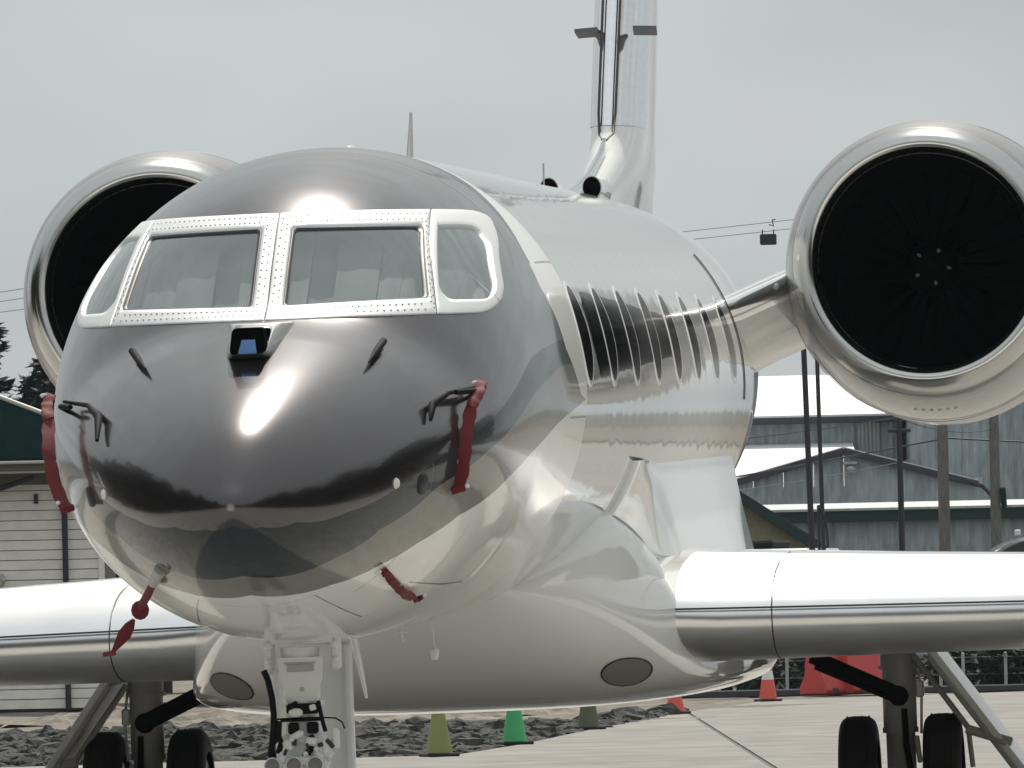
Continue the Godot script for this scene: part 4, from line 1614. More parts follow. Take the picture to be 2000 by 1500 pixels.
func build_ground() -> void:
	var far := PackedVector2Array([Vector2(-3000, -4000), Vector2(3000, -4000), Vector2(3000, 2500), Vector2(-3000, 2500)])
	struct("ground", sheet(far, -0.24), M.grass_ground, "rough grass ground round the airfield")
	# bare earth between the apron and the buildings, slightly uneven
	var rows := []
	for i in 40:
		var row := PackedVector3Array()
		for j in 60:
			var x := -70.0 + 140.0 * j / 59.0
			var z := -150.0 - 180.0 * (i / 39.0) ** 1.3
			row.append(Vector3(x, -0.03 + 0.05 * sin(x * .9 + z * .3) * sin(z * .21), z))
		rows.append(row)
	var m := MB.new()
	m.grid(rows, false, Vector3(0, -500, -200))
	struct("bare_earth", m, M.earth, "bare brown earth beyond the edge of the apron")
	var poly := PackedVector2Array([Vector2(60, 95), Vector2(-60, 95)])
	poly.append_array(PackedVector2Array(APRON_EDGE))
	# apron: a base that shows in the joints, and slabs
	m = sheet(poly, -0.012)
	for i in APRON_EDGE.size() - 1:
		var a: Vector2 = APRON_EDGE[i]
		var b: Vector2 = APRON_EDGE[i + 1]
		m.quad(Vector3(a.x, -.012, a.y), Vector3(b.x, -.012, b.y), Vector3(b.x, -.3, b.y), Vector3(a.x, -.3, a.y), Vector3(0, 0, -1))
	var base := struct("apron", m, M.joint, "pale concrete apron of large slabs")
	var lane := PackedVector2Array([Vector2(60, 95), Vector2(-60, 95), Vector2(-60, -99), Vector2(60, -99)])
	struct("taxi_lane", sheet(lane, 0.004), M.asphalt, "grey concrete lane the jet stands on")
	var k := 0
	for iz in range(-13, -5):
		for ix in range(-4, 4):
			var x0 := ix * 15.0 + 2.4
			var z0 := iz * 15.0 + 2.0
			var g := 0.03
			var cell := PackedVector2Array([Vector2(x0 + g, z0 + g), Vector2(x0 + 15 - g, z0 + g), Vector2(x0 + 15 - g, z0 + 15 - g), Vector2(x0 + g, z0 + 15 - g)])
			for q in Geometry2D.intersect_polygons(cell, poly):
				part("slab", sheet(q, 0.0), M["concrete%d" % [(ix * 7 + iz * 5 + 100) % 4]], base)
				k += 1
	# swale of broken rock along the apron's edge
	var rock := ball_rock(3)
	var mm := MultiMesh.new()
	mm.transform_format = MultiMesh.TRANSFORM_3D
	mm.mesh = rock
	mm.instance_count = 9000
	for i in 9000:
		var x := rng.randf_range(-14, 2.3)
		var near := edge_z(x)
		var far_z := lerpf(-154.0, near - 6.0, clampf((x + .7) / 4.0, 0, 1))
		var t := rng.randf()
		var z := lerpf(near - .2, minf(far_z, near - .4), t)
		var sz := rng.randf_range(.035, .11) * (1.6 if rng.randf() < .22 else 1.0)
		var b := Basis.from_euler(Vector3(rng.randf() * TAU, rng.randf() * TAU, rng.randf() * TAU)).scaled(Vector3(sz * rng.randf_range(.8, 1.9), sz * rng.randf_range(.5, 1.0), sz * rng.randf_range(.8, 1.5)))
		mm.set_instance_transform(i, Transform3D(b, Vector3(x, -.12 + .10 * t + rng.randf_range(-.05, .07), z)))
	var o := MultiMeshInstance3D.new()
	o.name = "broken_rock"
	o.multimesh = mm
	o.material_override = M.rock
	o.set_meta("kind", "stuff")
	tag(o, "dark broken rock lining the swale beside the apron", "rocks")
	add_child(o)
	# low kerb behind the rock, and humps of earth
	m = MB.new()
	for i in 12:
		m.box(Vector3(-13.2 + 1.25 * i, .01 + .012 * sin(i * 2.1), -154.6 + .05 * sin(i * 1.3)), Vector3(1.22, .11, .16), Basis(Vector3.UP, .02 * sin(i)), .015)
	struct("kerb", m, M.kerb_stone, "low pale kerb behind the broken rock")
	m = MB.new()
	for q in [[-3.6, .26, -168, 2.2], [-1.6, .16, -165, 1.6], [-.2, .18, -170, 1.8], [-6.0, .20, -172, 2.0]]:
		rows = []
		for i in 9:
			var row := PackedVector3Array()
			for a in 22:
				var r: float = q[3] * i / 8.0 * (1 + .15 * sin(a * 1.7 + q[0]))
				row.append(Vector3(q[0] + cos(TAU * a / 22) * r, q[1] * (cos(PI * i / 8.0) * .5 + .5) + .04 * sin(a * 2.3 + i * 1.9) - .04, q[2] + sin(TAU * a / 22) * r))
			rows.append(row)
		m.grid(rows, true, Vector3(q[0], -4, q[2]))
	struct("earth_mounds", m, M.earth, "low mounds of bare brown earth")

func edge_z(x: float) -> float:
	return curve(APRON_EDGE.map(func(p): return [p.x, p.y]), x)

func ball_rock(sd: int) -> ArrayMesh:
	var r := RandomNumberGenerator.new()
	r.seed = sd
	var m := MB.new()
	var pts := []
	for i in 5:
		var row := []
		for k in 6:
			var t := PI * i / 4
			var a := TAU * k / 6
			var q := 1.0 if i in [0, 4] else r.randf_range(.7, 1.15)
			row.append(Vector3(sin(t) * cos(a), cos(t), sin(t) * sin(a)) * q)
		pts.append(row)
	for i in 4:
		for k in 6:
			var a: Vector3 = pts[i][k]
			var b: Vector3 = pts[i][(k + 1) % 6]
			var c: Vector3 = pts[i + 1][(k + 1) % 6]
			var d: Vector3 = pts[i + 1][k]
			if i > 0:
				m.tri(a, b, c, a + b + c)
			if i < 3:
				m.tri(a, c, d, a + c + d)
	return m.mesh()

# ------------------------------------------------------------------ buildings
func slab_between(p: Array, up: Vector3, thick: float) -> MB:   # a quad with thickness
	var m := MB.new()
	var d := up * thick
	m.quad(p[0], p[1], p[2], p[3], -up)
	m.quad(p[0] + d, p[1] + d, p[2] + d, p[3] + d, up)
	for i in 4:
		var a: Vector3 = p[i]
		var b: Vector3 = p[(i + 1) % 4]
		m.quad(a, b, b + d, a + d, (a + b) - (p[0] + p[1] + p[2] + p[3]) * .5)
	return m

func build_left_house() -> void:
	var z := -190.0
	var x1 := -6.80
	var x0 := -19.0
	var t := thing("clapboard_building", "long white clapboard building with dark green hipped roof left of the jet", "building", Vector3(x1, 0, z))
	var top := 4.02
	var m := MB.new()
	m.box(Vector3((x0 - x1) / 2, top / 2 + .12, -3.6), Vector3(x1 - x0 - .04, top + .2, 7.1), Basis())
	part("wall_core", m, M.soffit, t)
	var y := 0.05
	var i := 0
	while y < top - .30:
		var h := 0.163
		var cut := rng.randf_range(.25, .75) * (x0 - x1)
		for e in [[x0 - x1, cut - .004], [cut + .004, 0.0]]:
			var c := Vector3((e[0] + e[1]) / 2, y + h / 2, .018)
			m = MB.new()
			m.box(c, Vector3(absf(e[1] - e[0]), h - .012, .022), Basis(Vector3.RIGHT, -.05), .003)
			part("siding_board", m, M["siding%d" % [rng.randi() % 3]], t)
		y += h
		i += 1
	m = MB.new()
	m.box(Vector3((x0 - x1) / 2, top - .14, .03), Vector3(x1 - x0, .30, .05), Basis(), .005)
	part("frieze_board", m, M.soffit, t)
	m = MB.new()
	m.box(Vector3(.0, top / 2 - .1, .02), Vector3(.10, top - .3, .10), Basis(), .01)
	part("corner_post", m, M.siding0, t)
	# hipped roof
	var ov := 0.95
	var ey := top + .06
	var a := Vector3(x0 - x1 - ov, ey, ov)
	var b := Vector3(ov * .95, ey, ov)
	var c := Vector3(ov * .95, ey, -7.2 - ov)
	var d := Vector3(x0 - x1 - ov, ey, -7.2 - ov)
	var rise := 1.95
	var r0 := Vector3(x0 - x1 + 4, ey + rise, -3.6)
	var r1 := Vector3(-3.95, ey + rise, -3.6)
	part("roof", slab_between([a, b, r1, r0], Vector3.UP, .08), M.green_roof, t)
	part("roof", slab_between([b, c, r1, r1 + Vector3(.001, 0, 0)], Vector3.UP, .078), M.green_roof, t)
	part("roof", slab_between([c, d, r0, r1], Vector3.UP, .082), M.green_roof, t)
	m = MB.new()
	m.tube([b + Vector3(0, .09, 0), r1 + Vector3(0, .09, 0)], .045, 8)
	part("hip_cap", m, M.gutter, t)
	m = MB.new()
	m.quad(a + Vector3(0, -.01, 0), b + Vector3(0, -.01, 0), Vector3(b.x, ey - .01, 0), Vector3(a.x, ey - .01, 0), Vector3.DOWN)
	m.box(Vector3((a.x + b.x) / 2, ey - .06, ov - .05), Vector3(b.x - a.x, .12, .03))
	part("soffit", m, M.soffit, t)
	m = MB.new()
	m.box(Vector3((a.x + b.x) / 2, ey + .01, ov + .05), Vector3(b.x - a.x, .05, .10), Basis(), .012)
	part("gutter", m, M.gutter, t)
	m = MB.new()
	m.box(Vector3((a.x + b.x) / 2, ey - .145, ov - .10), Vector3(b.x - a.x, .045, .05), Basis(), .01)
	part("fascia_strip", m, M.gutter, t)
	var pipes := [[Vector3(-1.02, top - .05, ov - .1), Vector3(-1.04, top - .17, ov - .3), Vector3(-1.9, top - .42, .12), Vector3(-1.95, top - .7, .1), Vector3(-1.95, .06, .1)], [Vector3(-.30, top - .35, ov - .4), Vector3(-.52, top - .52, .30), Vector3(-.585, top - .70, .11), Vector3(-.585, 0.02, .10)]]
	for p in pipes:
		m = MB.new()
		m.tube(p, .048, 10)
		part("downpipe", m, M.downpipe, t)
	m = MB.new()
	m.box(Vector3(-1.05, top - .52, .05), Vector3(.07, .16, .05), Basis(), .01)
	part("vent", m, M.downpipe, t)
	# electric meter box
	m = MB.new()
	m.box(Vector3(-1.68, 2.18, .12), Vector3(.16, .20, .16), Basis(), .02)
	m.tube([Vector3(-1.62, 2.18, .2), Vector3(-1.58, 2.18, .2)], .06, 12)
	part("meter_box", m, M.gear_grey, t)

func metal_panel(w: float, h0: float, h1: float) -> MB:   # ribbed sheet, top edge may slope
	var m := MB.new()
	var xs := [0.0]
	var n := 3
	for k in n:
		var c := (k + .5) * w / n
		xs.append_array([c - .05, c - .03, c + .03, c + .05])
	xs.append(w - .006)
	var rows := []
	for e in 2:
		var row := PackedVector3Array()
		for i in xs.size():
			var rib: bool = i > 0 and i < xs.size() - 1 and (i - 1) % 4 in [1, 2]
			row.append(Vector3(xs[i], (0.0 if e == 0 else lerpf(h0, h1, xs[i] / w)), .03 if rib else 0.0))
		rows.append(row)
	m.grid(rows, false, Vector3(w / 2, 1, -5))
	return m

func metal_front(t: Node3D, x0: float, x1: float, top: Callable, pw: float, mats: Array, y0 := 0.0) -> void:
	var n := int(ceilf((x1 - x0) / pw))
	var cache := {}
	for i in n:
		var a := x0 + i * pw
		var b := minf(a + pw, x1)
		var key := "%.3f %.3f %.3f" % [b - a, top.call(a), top.call(b)]
		if not cache.has(key):
			cache[key] = metal_panel(b - a, top.call(a) - y0, top.call(b) - y0).mesh()
		part("wall_panel", cache[key], mats[rng.randi() % mats.size()], t, Vector3(a, y0, 0))

func build_right_buildings() -> void:
	var mw := [M.metal_wall0, M.metal_wall1, M.metal_wall2]
	var m := MB.new()
	# big hall with the pale roof
	var t := thing("metal_hall", "large blue-grey metal hall with white roof and eaves behind the engine", "building", Vector3(0, 0, -280))
	metal_front(t, 0.0, 9.3, func(_x): return 5.92, .93, mw)
	m.box(Vector3(4.65, 2.96, -10.1), Vector3(9.2, 5.9, 20), Basis())
	part("wall_core", m, M.metal_wall1, t)
	part("roof", slab_between([Vector3(-.4, 5.95, .35), Vector3(9.6, 5.95, .35), Vector3(9.6, 7.10, -9.5), Vector3(-.4, 7.10, -9.5)], Vector3.UP, .06), M.white_roof, t)
	part("roof", slab_between([Vector3(-.4, 7.1, -9.5), Vector3(9.6, 7.1, -9.5), Vector3(9.6, 5.95, -20.4), Vector3(-.4, 5.95, -20.4)], Vector3.UP, .06), M.white_roof, t)
	m = MB.new()
	m.box(Vector3(4.6, 5.88, .36), Vector3(10, .16, .08), Basis(), .02)
	part("eaves_trim", m, M.dark_trim, t)
	for x in [8.32, 8.60]:
		m = metal_panel(.27, 5.6, 5.6)
		part("light_panel", m, M.metal_pale, t, Vector3(x, .2, .035))
	# lean-to in front of it
	part("lean_to_roof", slab_between([Vector3(0, 4.15, 9), Vector3(8.2, 4.15, 9), Vector3(8.2, 5.28, .04), Vector3(0, 5.28, .04)], Vector3.UP, .05), M.white_roof, t)
	m = MB.new()
	m.box(Vector3(4.1, 2.05, 4.5), Vector3(8.1, 4.1, 8.9))
	part("lean_to_wall", m, M.metal_wall2, t)
	# tall hall at the right edge
	t = thing("tall_metal_hall", "tall weathered grey metal hall filling the right edge of the view", "building", Vector3(9.45, 0, -276))
	metal_front(t, 0.0, 13.0, func(_x): return 7.6, .62, [M.metal_wall0, M.metal_wall1, M.metal_wall2, M.metal_wall0])
	m = MB.new()
	m.box(Vector3(6.5, 3.8, -8.1), Vector3(12.9, 7.55, 16))
	part("wall_core", m, M.metal_wall1, t)
	m = MB.new()
	m.box(Vector3(6.5, 7.62, -7.9), Vector3(13.3, .12, 16.6), Basis(), .02)
	part("roof", m, M.white_roof, t)
	for q in [[.75, 5.95, .13, .22], [.62, 4.35, .12, .28], [1.62, 4.30, .2, .16]]:
		m = MB.new()
		m.box(Vector3(q[0], q[1], .09), Vector3(q[2], q[3], .10), Basis(), .01)
		part("wall_vent", m, M.window_dark if q[0] < 1 else M.metal_pale, t)
	# gable in the middle
	t = thing("gabled_metal_shed", "grey-blue metal shed with low gable and dark verge behind the steel posts", "building", Vector3(7.41, 0, -260))
	var gab := func(x): return 4.90 - .268 * absf(x)
	metal_front(t, -2.72, 0.0, gab, .68, [M.metal_wall0, M.metal_wall2])
	metal_front(t, 0.0, 2.95, gab, .7375, [M.metal_wall0, M.metal_wall2])
	m = MB.new()
	m.box(Vector3(.1, 2.0, -3.8), Vector3(5.5, 4.0, 7.5))
	part("wall_core", m, M.metal_wall1, t)
	for sg in [-1.0, 1.0]:
		var e := Vector3(3.0 * sg, 4.92 - .268 * 3.0, .15)
		var r := Vector3(0, 4.92, .15)
		part("roof", slab_between([r, e, e + Vector3(0, 0, -7.8), r + Vector3(0, 0, -7.8)], Vector3.UP, .05), M.white_roof, t)
		m = MB.new()
		var d := (e - r)
		m.box((e + r) / 2 + Vector3(0, -.05, .05), Vector3(d.length(), .15, .05), Basis(Vector3.BACK, atan2(d.y, d.x)), .01)
		part("verge_board", m, M.dark_trim, t)
	m = MB.new()
	m.box(Vector3(.14, 4.60, .12), Vector3(.30, .06, .2), Basis(), .01)
	m.ball(Vector3(.14, 4.46, .16), Vector3(.11, .08, .1), 12)
	part("wall_lamp", m, M.metal_pale, t)
	m = MB.new()   # drooping cable bracket at the right eave
	m.tube([Vector3(2.75, 4.15, .2), Vector3(3.1, 4.02, .2), Vector3(3.35, 3.75, .2), Vector3(3.38, 3.35, .2)], .05, 8)
	part("bracket", m, M.dark_trim, t)
	# long low shed with the dark green fascia
	t = thing("long_low_shed", "long low ribbed metal shed with dark green fascia behind the wing", "building", Vector3(5.2, 0, -240))
	metal_front(t, 0.0, 13.3, func(_x): return 3.2, .95, [M.metal_wall1, M.metal_wall2])
	m = MB.new()
	m.box(Vector3(6.65, 1.6, -4.1), Vector3(13.2, 3.15, 8))
	part("wall_core", m, M.metal_wall1, t)
	m = MB.new()
	m.box(Vector3(6.6, 3.27, .22), Vector3(13.6, .24, .06), Basis(), .01)
	part("fascia", m, M.green_trim, t)
	part("roof", slab_between([Vector3(-.2, 3.38, .3), Vector3(13.4, 3.38, .3), Vector3(13.4, 3.56, -8.2), Vector3(-.2, 3.56, -8.2)], Vector3.UP, .05), M.metal_pale, t)
	for x in [.95, 1.25, 6.2]:
		m = MB.new()
		m.tube([Vector3(x, 3.2, .2), Vector3(x, .05, .2)], .045, 8)
		part("downpipe", m, M.metal_pale, t)
	# tan gabled house
	t = thing("tan_gabled_shed", "tan shed with dark green verge partly hidden behind the jet's tail end", "building", Vector3(2.6, 0, -220))
	m = MB.new()
	m.prism(PackedVector2Array([Vector2(-3.1, 0), Vector2(3.1, 0), Vector2(3.1, 2.60), Vector2(0, 4.64), Vector2(-3.1, 2.60)]), Vector3(0, 0, -8), Basis(), 8.0)
	part("wall", m, M.tan_wall, t)
	for sg in [-1.0, 1.0]:
		var e := Vector3(3.35 * sg, 2.46, .2)
		var r := Vector3(0, 4.68, .2)
		part("roof", slab_between([r, e, e + Vector3(0, 0, -8.4), r + Vector3(0, 0, -8.4)], Vector3.UP, .07), M.green_roof, t)
		m = MB.new()
		var d := e - r
		m.box((e + r) / 2 + Vector3(0, -.03, .04), Vector3(d.length(), .20, .06), Basis(Vector3.BACK, atan2(d.y, d.x)), .01)
		part("verge_board", m, M.green_trim, t)

# ------------------------------------------------------------------ poles, wires
func pole(called: String, label: String, cat: String, x: float, z: float, h: float, r: float, mt: Material, lean := 0.0, group := "") -> Node3D:
	var t := thing(called, label, cat, Vector3(x, 0, z), 0, group)
	var m := MB.new()
	m.tube([Vector3(0, -.1, 0), Vector3(-lean * h * .5, h * .5, 0), Vector3(-lean * h, h, 0)], [r, r * .94, r * .85], 12)
	part("shaft", m, mt, t)
	m = MB.new()
	m.box(Vector3(-lean * h, h - .25, .02), Vector3(r * 7, .07, .07), Basis(), .01)
	part("crossarm", m, mt, t)
	return t

func wire(label: String, a: Vector3, b: Vector3, sag: float, r: float, mt: Material) -> MeshInstance3D:
	var m := MB.new()
	var pts := []
	for k in 17:
		var t := k / 16.0
		pts.append(a.lerp(b, t) - Vector3(0, sag * 4 * t * (1 - t), 0) - a)
	m.tube(pts, r, 5)
	var o := part("overhead_wire", m, mt, self, a)
	tag(o, label, "wire")
	return o

func build_poles() -> void:
	pole("steel_post", "tall dark steel post nearest the fuselage, rising behind the wing", "post", 5.17, -200, 6.6, .055, M.pole_dark, .02)
	pole("steel_post", "thinner dark steel post just right of the tallest one", "post", 5.40, -202, 6.4, .042, M.pole_dark, .012)
	pole("steel_post", "dark steel post standing alone under the engine's left side", "post", 7.62, -228, 5.1, .065, M.pole_dark, .004)
	var p := pole("utility_pole", "weathered grey wooden pole in front of the low shed under the engine", "utility pole", 8.75, -236, 6.6, .125, M.pole_wood)
	p = pole("utility_pole", "weathered wooden pole with dark box near the right edge", "utility pole", 9.80, -236, 6.0, .115, M.pole_wood)
	var m := MB.new()
	m.box(Vector3(.16, 3.55, .1), Vector3(.12, .42, .12), Basis(Vector3.BACK, .05), .02)
	part("pole_box", m, M.window_dark, p)
	# small dark frame between the two left posts
	var t := thing("steel_bracket", "dark triangular steel frame between the two tall posts", "bracket", Vector3(5.22, 0, -201))
	m = MB.new()
	m.tube([Vector3(.05, 3.2, 0), Vector3(.18, 2.9, 0), Vector3(.2, 2.5, 0), Vector3(.0, 2.35, 0)], .03, 6)
	m.tube([Vector3(.05, 3.2, 0), Vector3(.05, 0, 0)], .03, 6)
	part("frame", m, M.pole_dark, t)
	wire("thin dark wire crossing in front of the white-roofed hall", Vector3(3.0, 4.95, -250), Vector3(8.7, 5.42, -240), .10, .010, M.wire)
	wire("thick dark cable rising over the gabled shed to the wooden pole", Vector3(3.0, 3.95, -246), Vector3(8.75, 4.78, -236.2), .02, .017, M.wire)
	wire("thick dark cable leaving the wooden pole for the right edge", Vector3(8.75, 4.80, -236.2), Vector3(14.0, 4.5, -236), .03, .017, M.wire)
	wire("faint thin wire sagging across the gabled shed wall", Vector3(4.5, 3.95, -255), Vector3(8.7, 4.55, -250), .05, .008, M.wire_pale)
	wire("thin wire under the engine between the steel post and wooden pole", Vector3(7.6, 5.1, -228), Vector3(9.8, 4.95, -236), .15, .009, M.wire)
	# wires in the sky
	wire("upper faint wire in the sky left of the jet", Vector3(-12.5, 7.9, -235), Vector3(-5.5, 8.55, -225), .05, .008, M.wire_pale)
	wire("middle faint wire in the sky left of the jet", Vector3(-12.5, 7.72, -235), Vector3(-5.5, 8.35, -225), .05, .008, M.wire_pale)
	wire("lower faint wire in the sky left of the jet", Vector3(-12.5, 7.55, -235), Vector3(-5.5, 8.05, -225), .05, .008, M.wire_pale)
	wire("upper thin wire in the sky between the tail and the engine", Vector3(1.5, 8.15, -210), Vector3(9.5, 8.75, -205), .03, .007, M.wire_pale)
	wire("lower thin wire in the sky holding the black box", Vector3(1.5, 8.0, -210), Vector3(9.5, 8.58, -205), .03, .007, M.wire_pale)
	t = thing("cable_box", "small black box hanging on the wire beside the engine", "cable box", Vector3(4.66, 8.16, -208))
	m = MB.new()
	m.box(Vector3(0, -.11, 0), Vector3(.30, .20, .16), Basis(), .02)
	part("case", m, M.window_dark, t)
	m = MB.new()
	m.tube([Vector3(-.1, -.03, 0), Vector3(-.1, .07, 0)], .012, 6)
	m.tube([Vector3(.1, -.03, 0), Vector3(.1, .07, 0)], .012, 6)
	m.tube([Vector3(.02, .16, 0), Vector3(.10, .13, 0), Vector3(.08, .24, 0), Vector3(.14, .25, 0)], .014, 6)
	part("hanger", m, M.wire, t)

# ------------------------------------------------------------------ vegetation
func leaf_mesh(count: int, place: Callable, size: float) -> MB:
	var m := MB.new()
	for i in count:
		var pr = place.call()
		var c: Vector3 = pr[0]
		var s := size * rng.randf_range(.6, 1.4)
		var b := Basis.from_euler(Vector3(rng.randf_range(-.9, .9), rng.randf() * TAU, rng.randf_range(-.9, .9)))
		if pr.size() > 1:
			b = pr[1] * Basis.from_euler(Vector3(rng.randf_range(-.5, .5), rng.randf_range(-.6, .6), rng.randf_range(-.6, .6)))
		m.tri(c + b * Vector3(-s * .5, 0, 0), c + b * Vector3(s * .5, 0, .1 * s), c + b * Vector3(0, .1 * s, s * 1.5), Vector3.UP)
	return m

func conifer(label: String, x: float, z: float, h: float, wide: float) -> void:
	var t := thing("conifer", label, "tree", Vector3(x, 0, z), 0, "conifers behind the clapboard building")
	var m := MB.new()
	m.tube([Vector3(0, -.1, 0), Vector3(.05, h * .5, 0), Vector3(0, h * .97, 0)], [h * .025, h * .015, .02], 8)
	for k in 14:
		var a := rng.randf() * TAU
		var y := h * (.15 + .055 * k)
		m.tube([Vector3(0, y, 0), Vector3(cos(a), -.12, sin(a)) * wide * (1.05 - y / h) * .8 + Vector3(0, y, 0)], [.04, .01], 5, false)
	part("trunk", m, M.bark, t)
	var limbs := []
	for k in 120:
		var f := pow(rng.randf(), .8)
		limbs.append([f, rng.randf() * TAU, rng.randf_range(.65, 1.15)])
	var place := func():
		var l: Array = limbs[rng.randi() % limbs.size()]
		var y: float = h * (.10 + .90 * l[0])
		var len: float = wide * (1.04 - l[0]) * l[2]
		var q := sqrt(rng.randf())
		var d := Vector3(cos(l[1]), 0, sin(l[1]))
		var p: Vector3 = Vector3(0, y, 0) + d * len * q + Vector3(0, -.22 * len * q + .15 * len * q * q, 0) + Vector3(rng.randfn(), rng.randfn() * .5, rng.randfn()) * .09 * (1 + len * .2)
		return [p, Basis(Vector3.UP, atan2(d.x, d.z))]
	part("crown", leaf_mesh(15000, place, .12), M.needles, t)

func shrub(label: String, x: float, z: float, w: float, h: float, n: int) -> void:
	var t := thing("shrub", label, "shrub", Vector3(x, 0, z), 0, "dark shrubs along the far side of the apron")
	var m := MB.new()
	for k in 7:
		var a := rng.randf() * TAU
		m.tube([Vector3.ZERO, Vector3(cos(a) * w * .3, h * .6, sin(a) * w * .3)], [.03, .01], 5, false)
	part("stems", m, M.bark, t)
	var clumps := []
	for k in 14:
		clumps.append([Vector3(rng.randf_range(-.42, .42) * w, rng.randf_range(.2, .8) * h, rng.randf_range(-.3, .3) * w), rng.randf_range(.2, .34) * h])
	var place := func():
		var c: Array = clumps[rng.randi() % clumps.size()]
		return [c[0] + Vector3(rng.randfn(), rng.randfn(), rng.randfn()) * c[1] * .6]
	part("foliage", leaf_mesh(n, place, .11), M.leaves, t)

func build_plants() -> void:
	var spots := [["dark conifer at the left edge with pointed top above the green roof", -10.3, -226, 7.2, 2.2], ["dark conifer between the left edge tree and the engine", -9.1, -231, 7.0, 2.0], ["lower dark conifer half hidden behind the left engine", -8.1, -229, 6.1, 1.9], ["tall conifer outside the left edge of the view", -12.4, -228, 8.4, 2.4], ["conifer crown low behind the ridge of the green roof", -9.7, -236, 6.6, 2.3], ["small conifer hidden behind the nose cheek", -7.0, -230, 5.2, 1.8]]
	for q in spots:
		conifer(q[0], q[1], q[2], q[3], q[4])
	var sh := [["dark shrub left of the orange and white cone", 3.55, -191.5, 1.2, .62], ["dark shrub right behind the orange and white cone", 4.35, -192.5, 1.3, .60], ["dark shrub left of the red barriers", 5.0, -193, 1.1, .64], ["dark shrub hidden behind the red barriers", 6.1, -194, 1.3, .7], ["dark shrub right of the parked car, under the gear door", 7.35, -192, .9, .8], ["bushy shrub near the right edge under the wing", 8.05, -191.3, 1.0, .85], ["shrub at the very right edge under the wing", 8.9, -191.8, 1.2, .8], ["shrub beyond the fence outside the right edge", 9.9, -192, 1.3, .9]]
	for q in sh:
		shrub(q[0], q[1], q[2], q[3], q[4], 1500)

# ------------------------------------------------------------------ small things on the apron
func traffic_cone(label: String, at: Vector3, body: Material, h: float, bands: bool) -> void:
	var t := thing("traffic_cone", label, "traffic cone", at, 0.3, "traffic cones along the edge of the apron")
	var m := MB.new()
	m.box(Vector3(0, .02, 0), Vector3(.36, .04, .36), Basis(), .012)
	part("base", m, M.cone_base, t)
	m = MB.new()
	m.lathe([Vector2(.145, .038), Vector2(.138, .06), Vector2(.028, h), Vector2(.02, h + .006), Vector2(.001, h + .006)], Vector3.ZERO, Vector3.UP, 28, Vector3(0, h * .4, 0))
	part("body", m, body, t)
	if bands:
		for q in [[.42, .60], [.66, .76]]:
			m = MB.new()
			var r0 := lerpf(.140, .030, q[0])
			var r1 := lerpf(.140, .030, q[1])
			m.lathe([Vector2(r0, h * q[0]), Vector2(r0 + .003, h * q[0] + .003), Vector2(r1 + .003, h * q[1] - .003), Vector2(r1, h * q[1])], Vector3.ZERO, Vector3.UP, 28, Vector3(0, h * .5, 0))
			part("reflective_band", m, M.cone_white, t)

func barrier(label: String, at: Vector3, turn: float) -> void:
	var t := thing("plastic_barrier", label, "barrier", at, turn, "red plastic barriers on the far edge of the apron")
	var prof := PackedVector2Array([Vector2(-.26, .03), Vector2(-.26, .14), Vector2(-.17, .34), Vector2(-.13, .74), Vector2(-.09, .80), Vector2(.09, .80), Vector2(.13, .74), Vector2(.17, .34), Vector2(.26, .14), Vector2(.26, .03)])
	var rows := []
	for e in [[-.62, .93], [-.59, 1.0], [.59, 1.0], [.62, .93]]:
		var row := PackedVector3Array()
		for p in prof:
			row.append(Vector3(e[0], .41 + (p.y - .41) * e[1], p.x * e[1]))
		rows.append(row)
	var m := MB.new()
	m.loft(rows)
	part("body", m, M.plastic_red, t)
	m = MB.new()
	for x in [-.35, .35]:
		m.box(Vector3(x, .09, .0), Vector3(.2, .10, .535), Basis(), .01)
	part("fork_slot", m, M.seal, t)
	m = MB.new()
	m.lathe([Vector2(.05, .80), Vector2(.05, .825), Vector2(.001, .83)], Vector3.ZERO, Vector3.UP, 16)
	part("filler_cap", m, M.plastic_red, t)

func build_small_things() -> void:
	traffic_cone("faded yellow-green cone with pale tip beside the rock swale", Vector3(-.86, 0, -123), M.cone_lime, .72, false)
	traffic_cone("bright green cone on the edge of the apron under the jet's belly", Vector3(-.06, 0, -132), M.cone_green, .72, false)
	traffic_cone("dull olive cone against the brown earth", Vector3(.87, 0, -146), M.cone_olive, .70, false)
	traffic_cone("red cone mostly hidden by the belly, right of the olive one", Vector3(2.2, 0, -163.4), M.cone_orange, .5, false)
	traffic_cone("orange cone with white bands in front of the dark shrubs", Vector3(3.88, 0, -180.4), M.cone_orange, .80, true)
	barrier("red plastic barrier on the left of the pair, turned end-on", Vector3(5.05, 0, -187), 1.05)
	barrier("red plastic barrier on the right of the pair, behind the gear leg", Vector3(5.62, 0, -187.4), .85)
	# kerb and rail fence along the far edge
	var t := thing("rail_fence", "low fence of pale posts with wire along the far edge of the apron", "fence", Vector3(3.0, 0, -190.6))
	var m := MB.new()
	for x in [1.42, 3.95, 4.32, 5.02, 5.72, 6.9]:
		m = MB.new()
		m.tube([Vector3(x, -.05, 0), Vector3(x, .62, 0)], .028, 8)
		m.ball(Vector3(x, .62, 0), Vector3(.03, .02, .03), 8)
		part("post", m, M.metal_pale, t)
	for y in [.28, .56]:
		m = MB.new()
		m.tube([Vector3(-.5, y, -.03), Vector3(7.5, y, -.03)], .006, 5)
		part("rail_wire", m, M.wire, t)
	m = MB.new()
	m.box(Vector3(11, .05, -190.0), Vector3(22, .12, .18), Basis(Vector3.UP, 0.02), .02)
	struct("kerb", m, M.dark_trim, "dark kerb along the far edge of the apron")
	build_vehicles()

func wheel(m: MB, c: Vector3, r: float) -> void:
	m.lathe([Vector2(.01, .10), Vector2(r * .6, .10), Vector2(r * .95, .10), Vector2(r, .06), Vector2(r, -.06), Vector2(r * .95, -.10), Vector2(.01, -.10)], c, Vector3.RIGHT, 24, c)

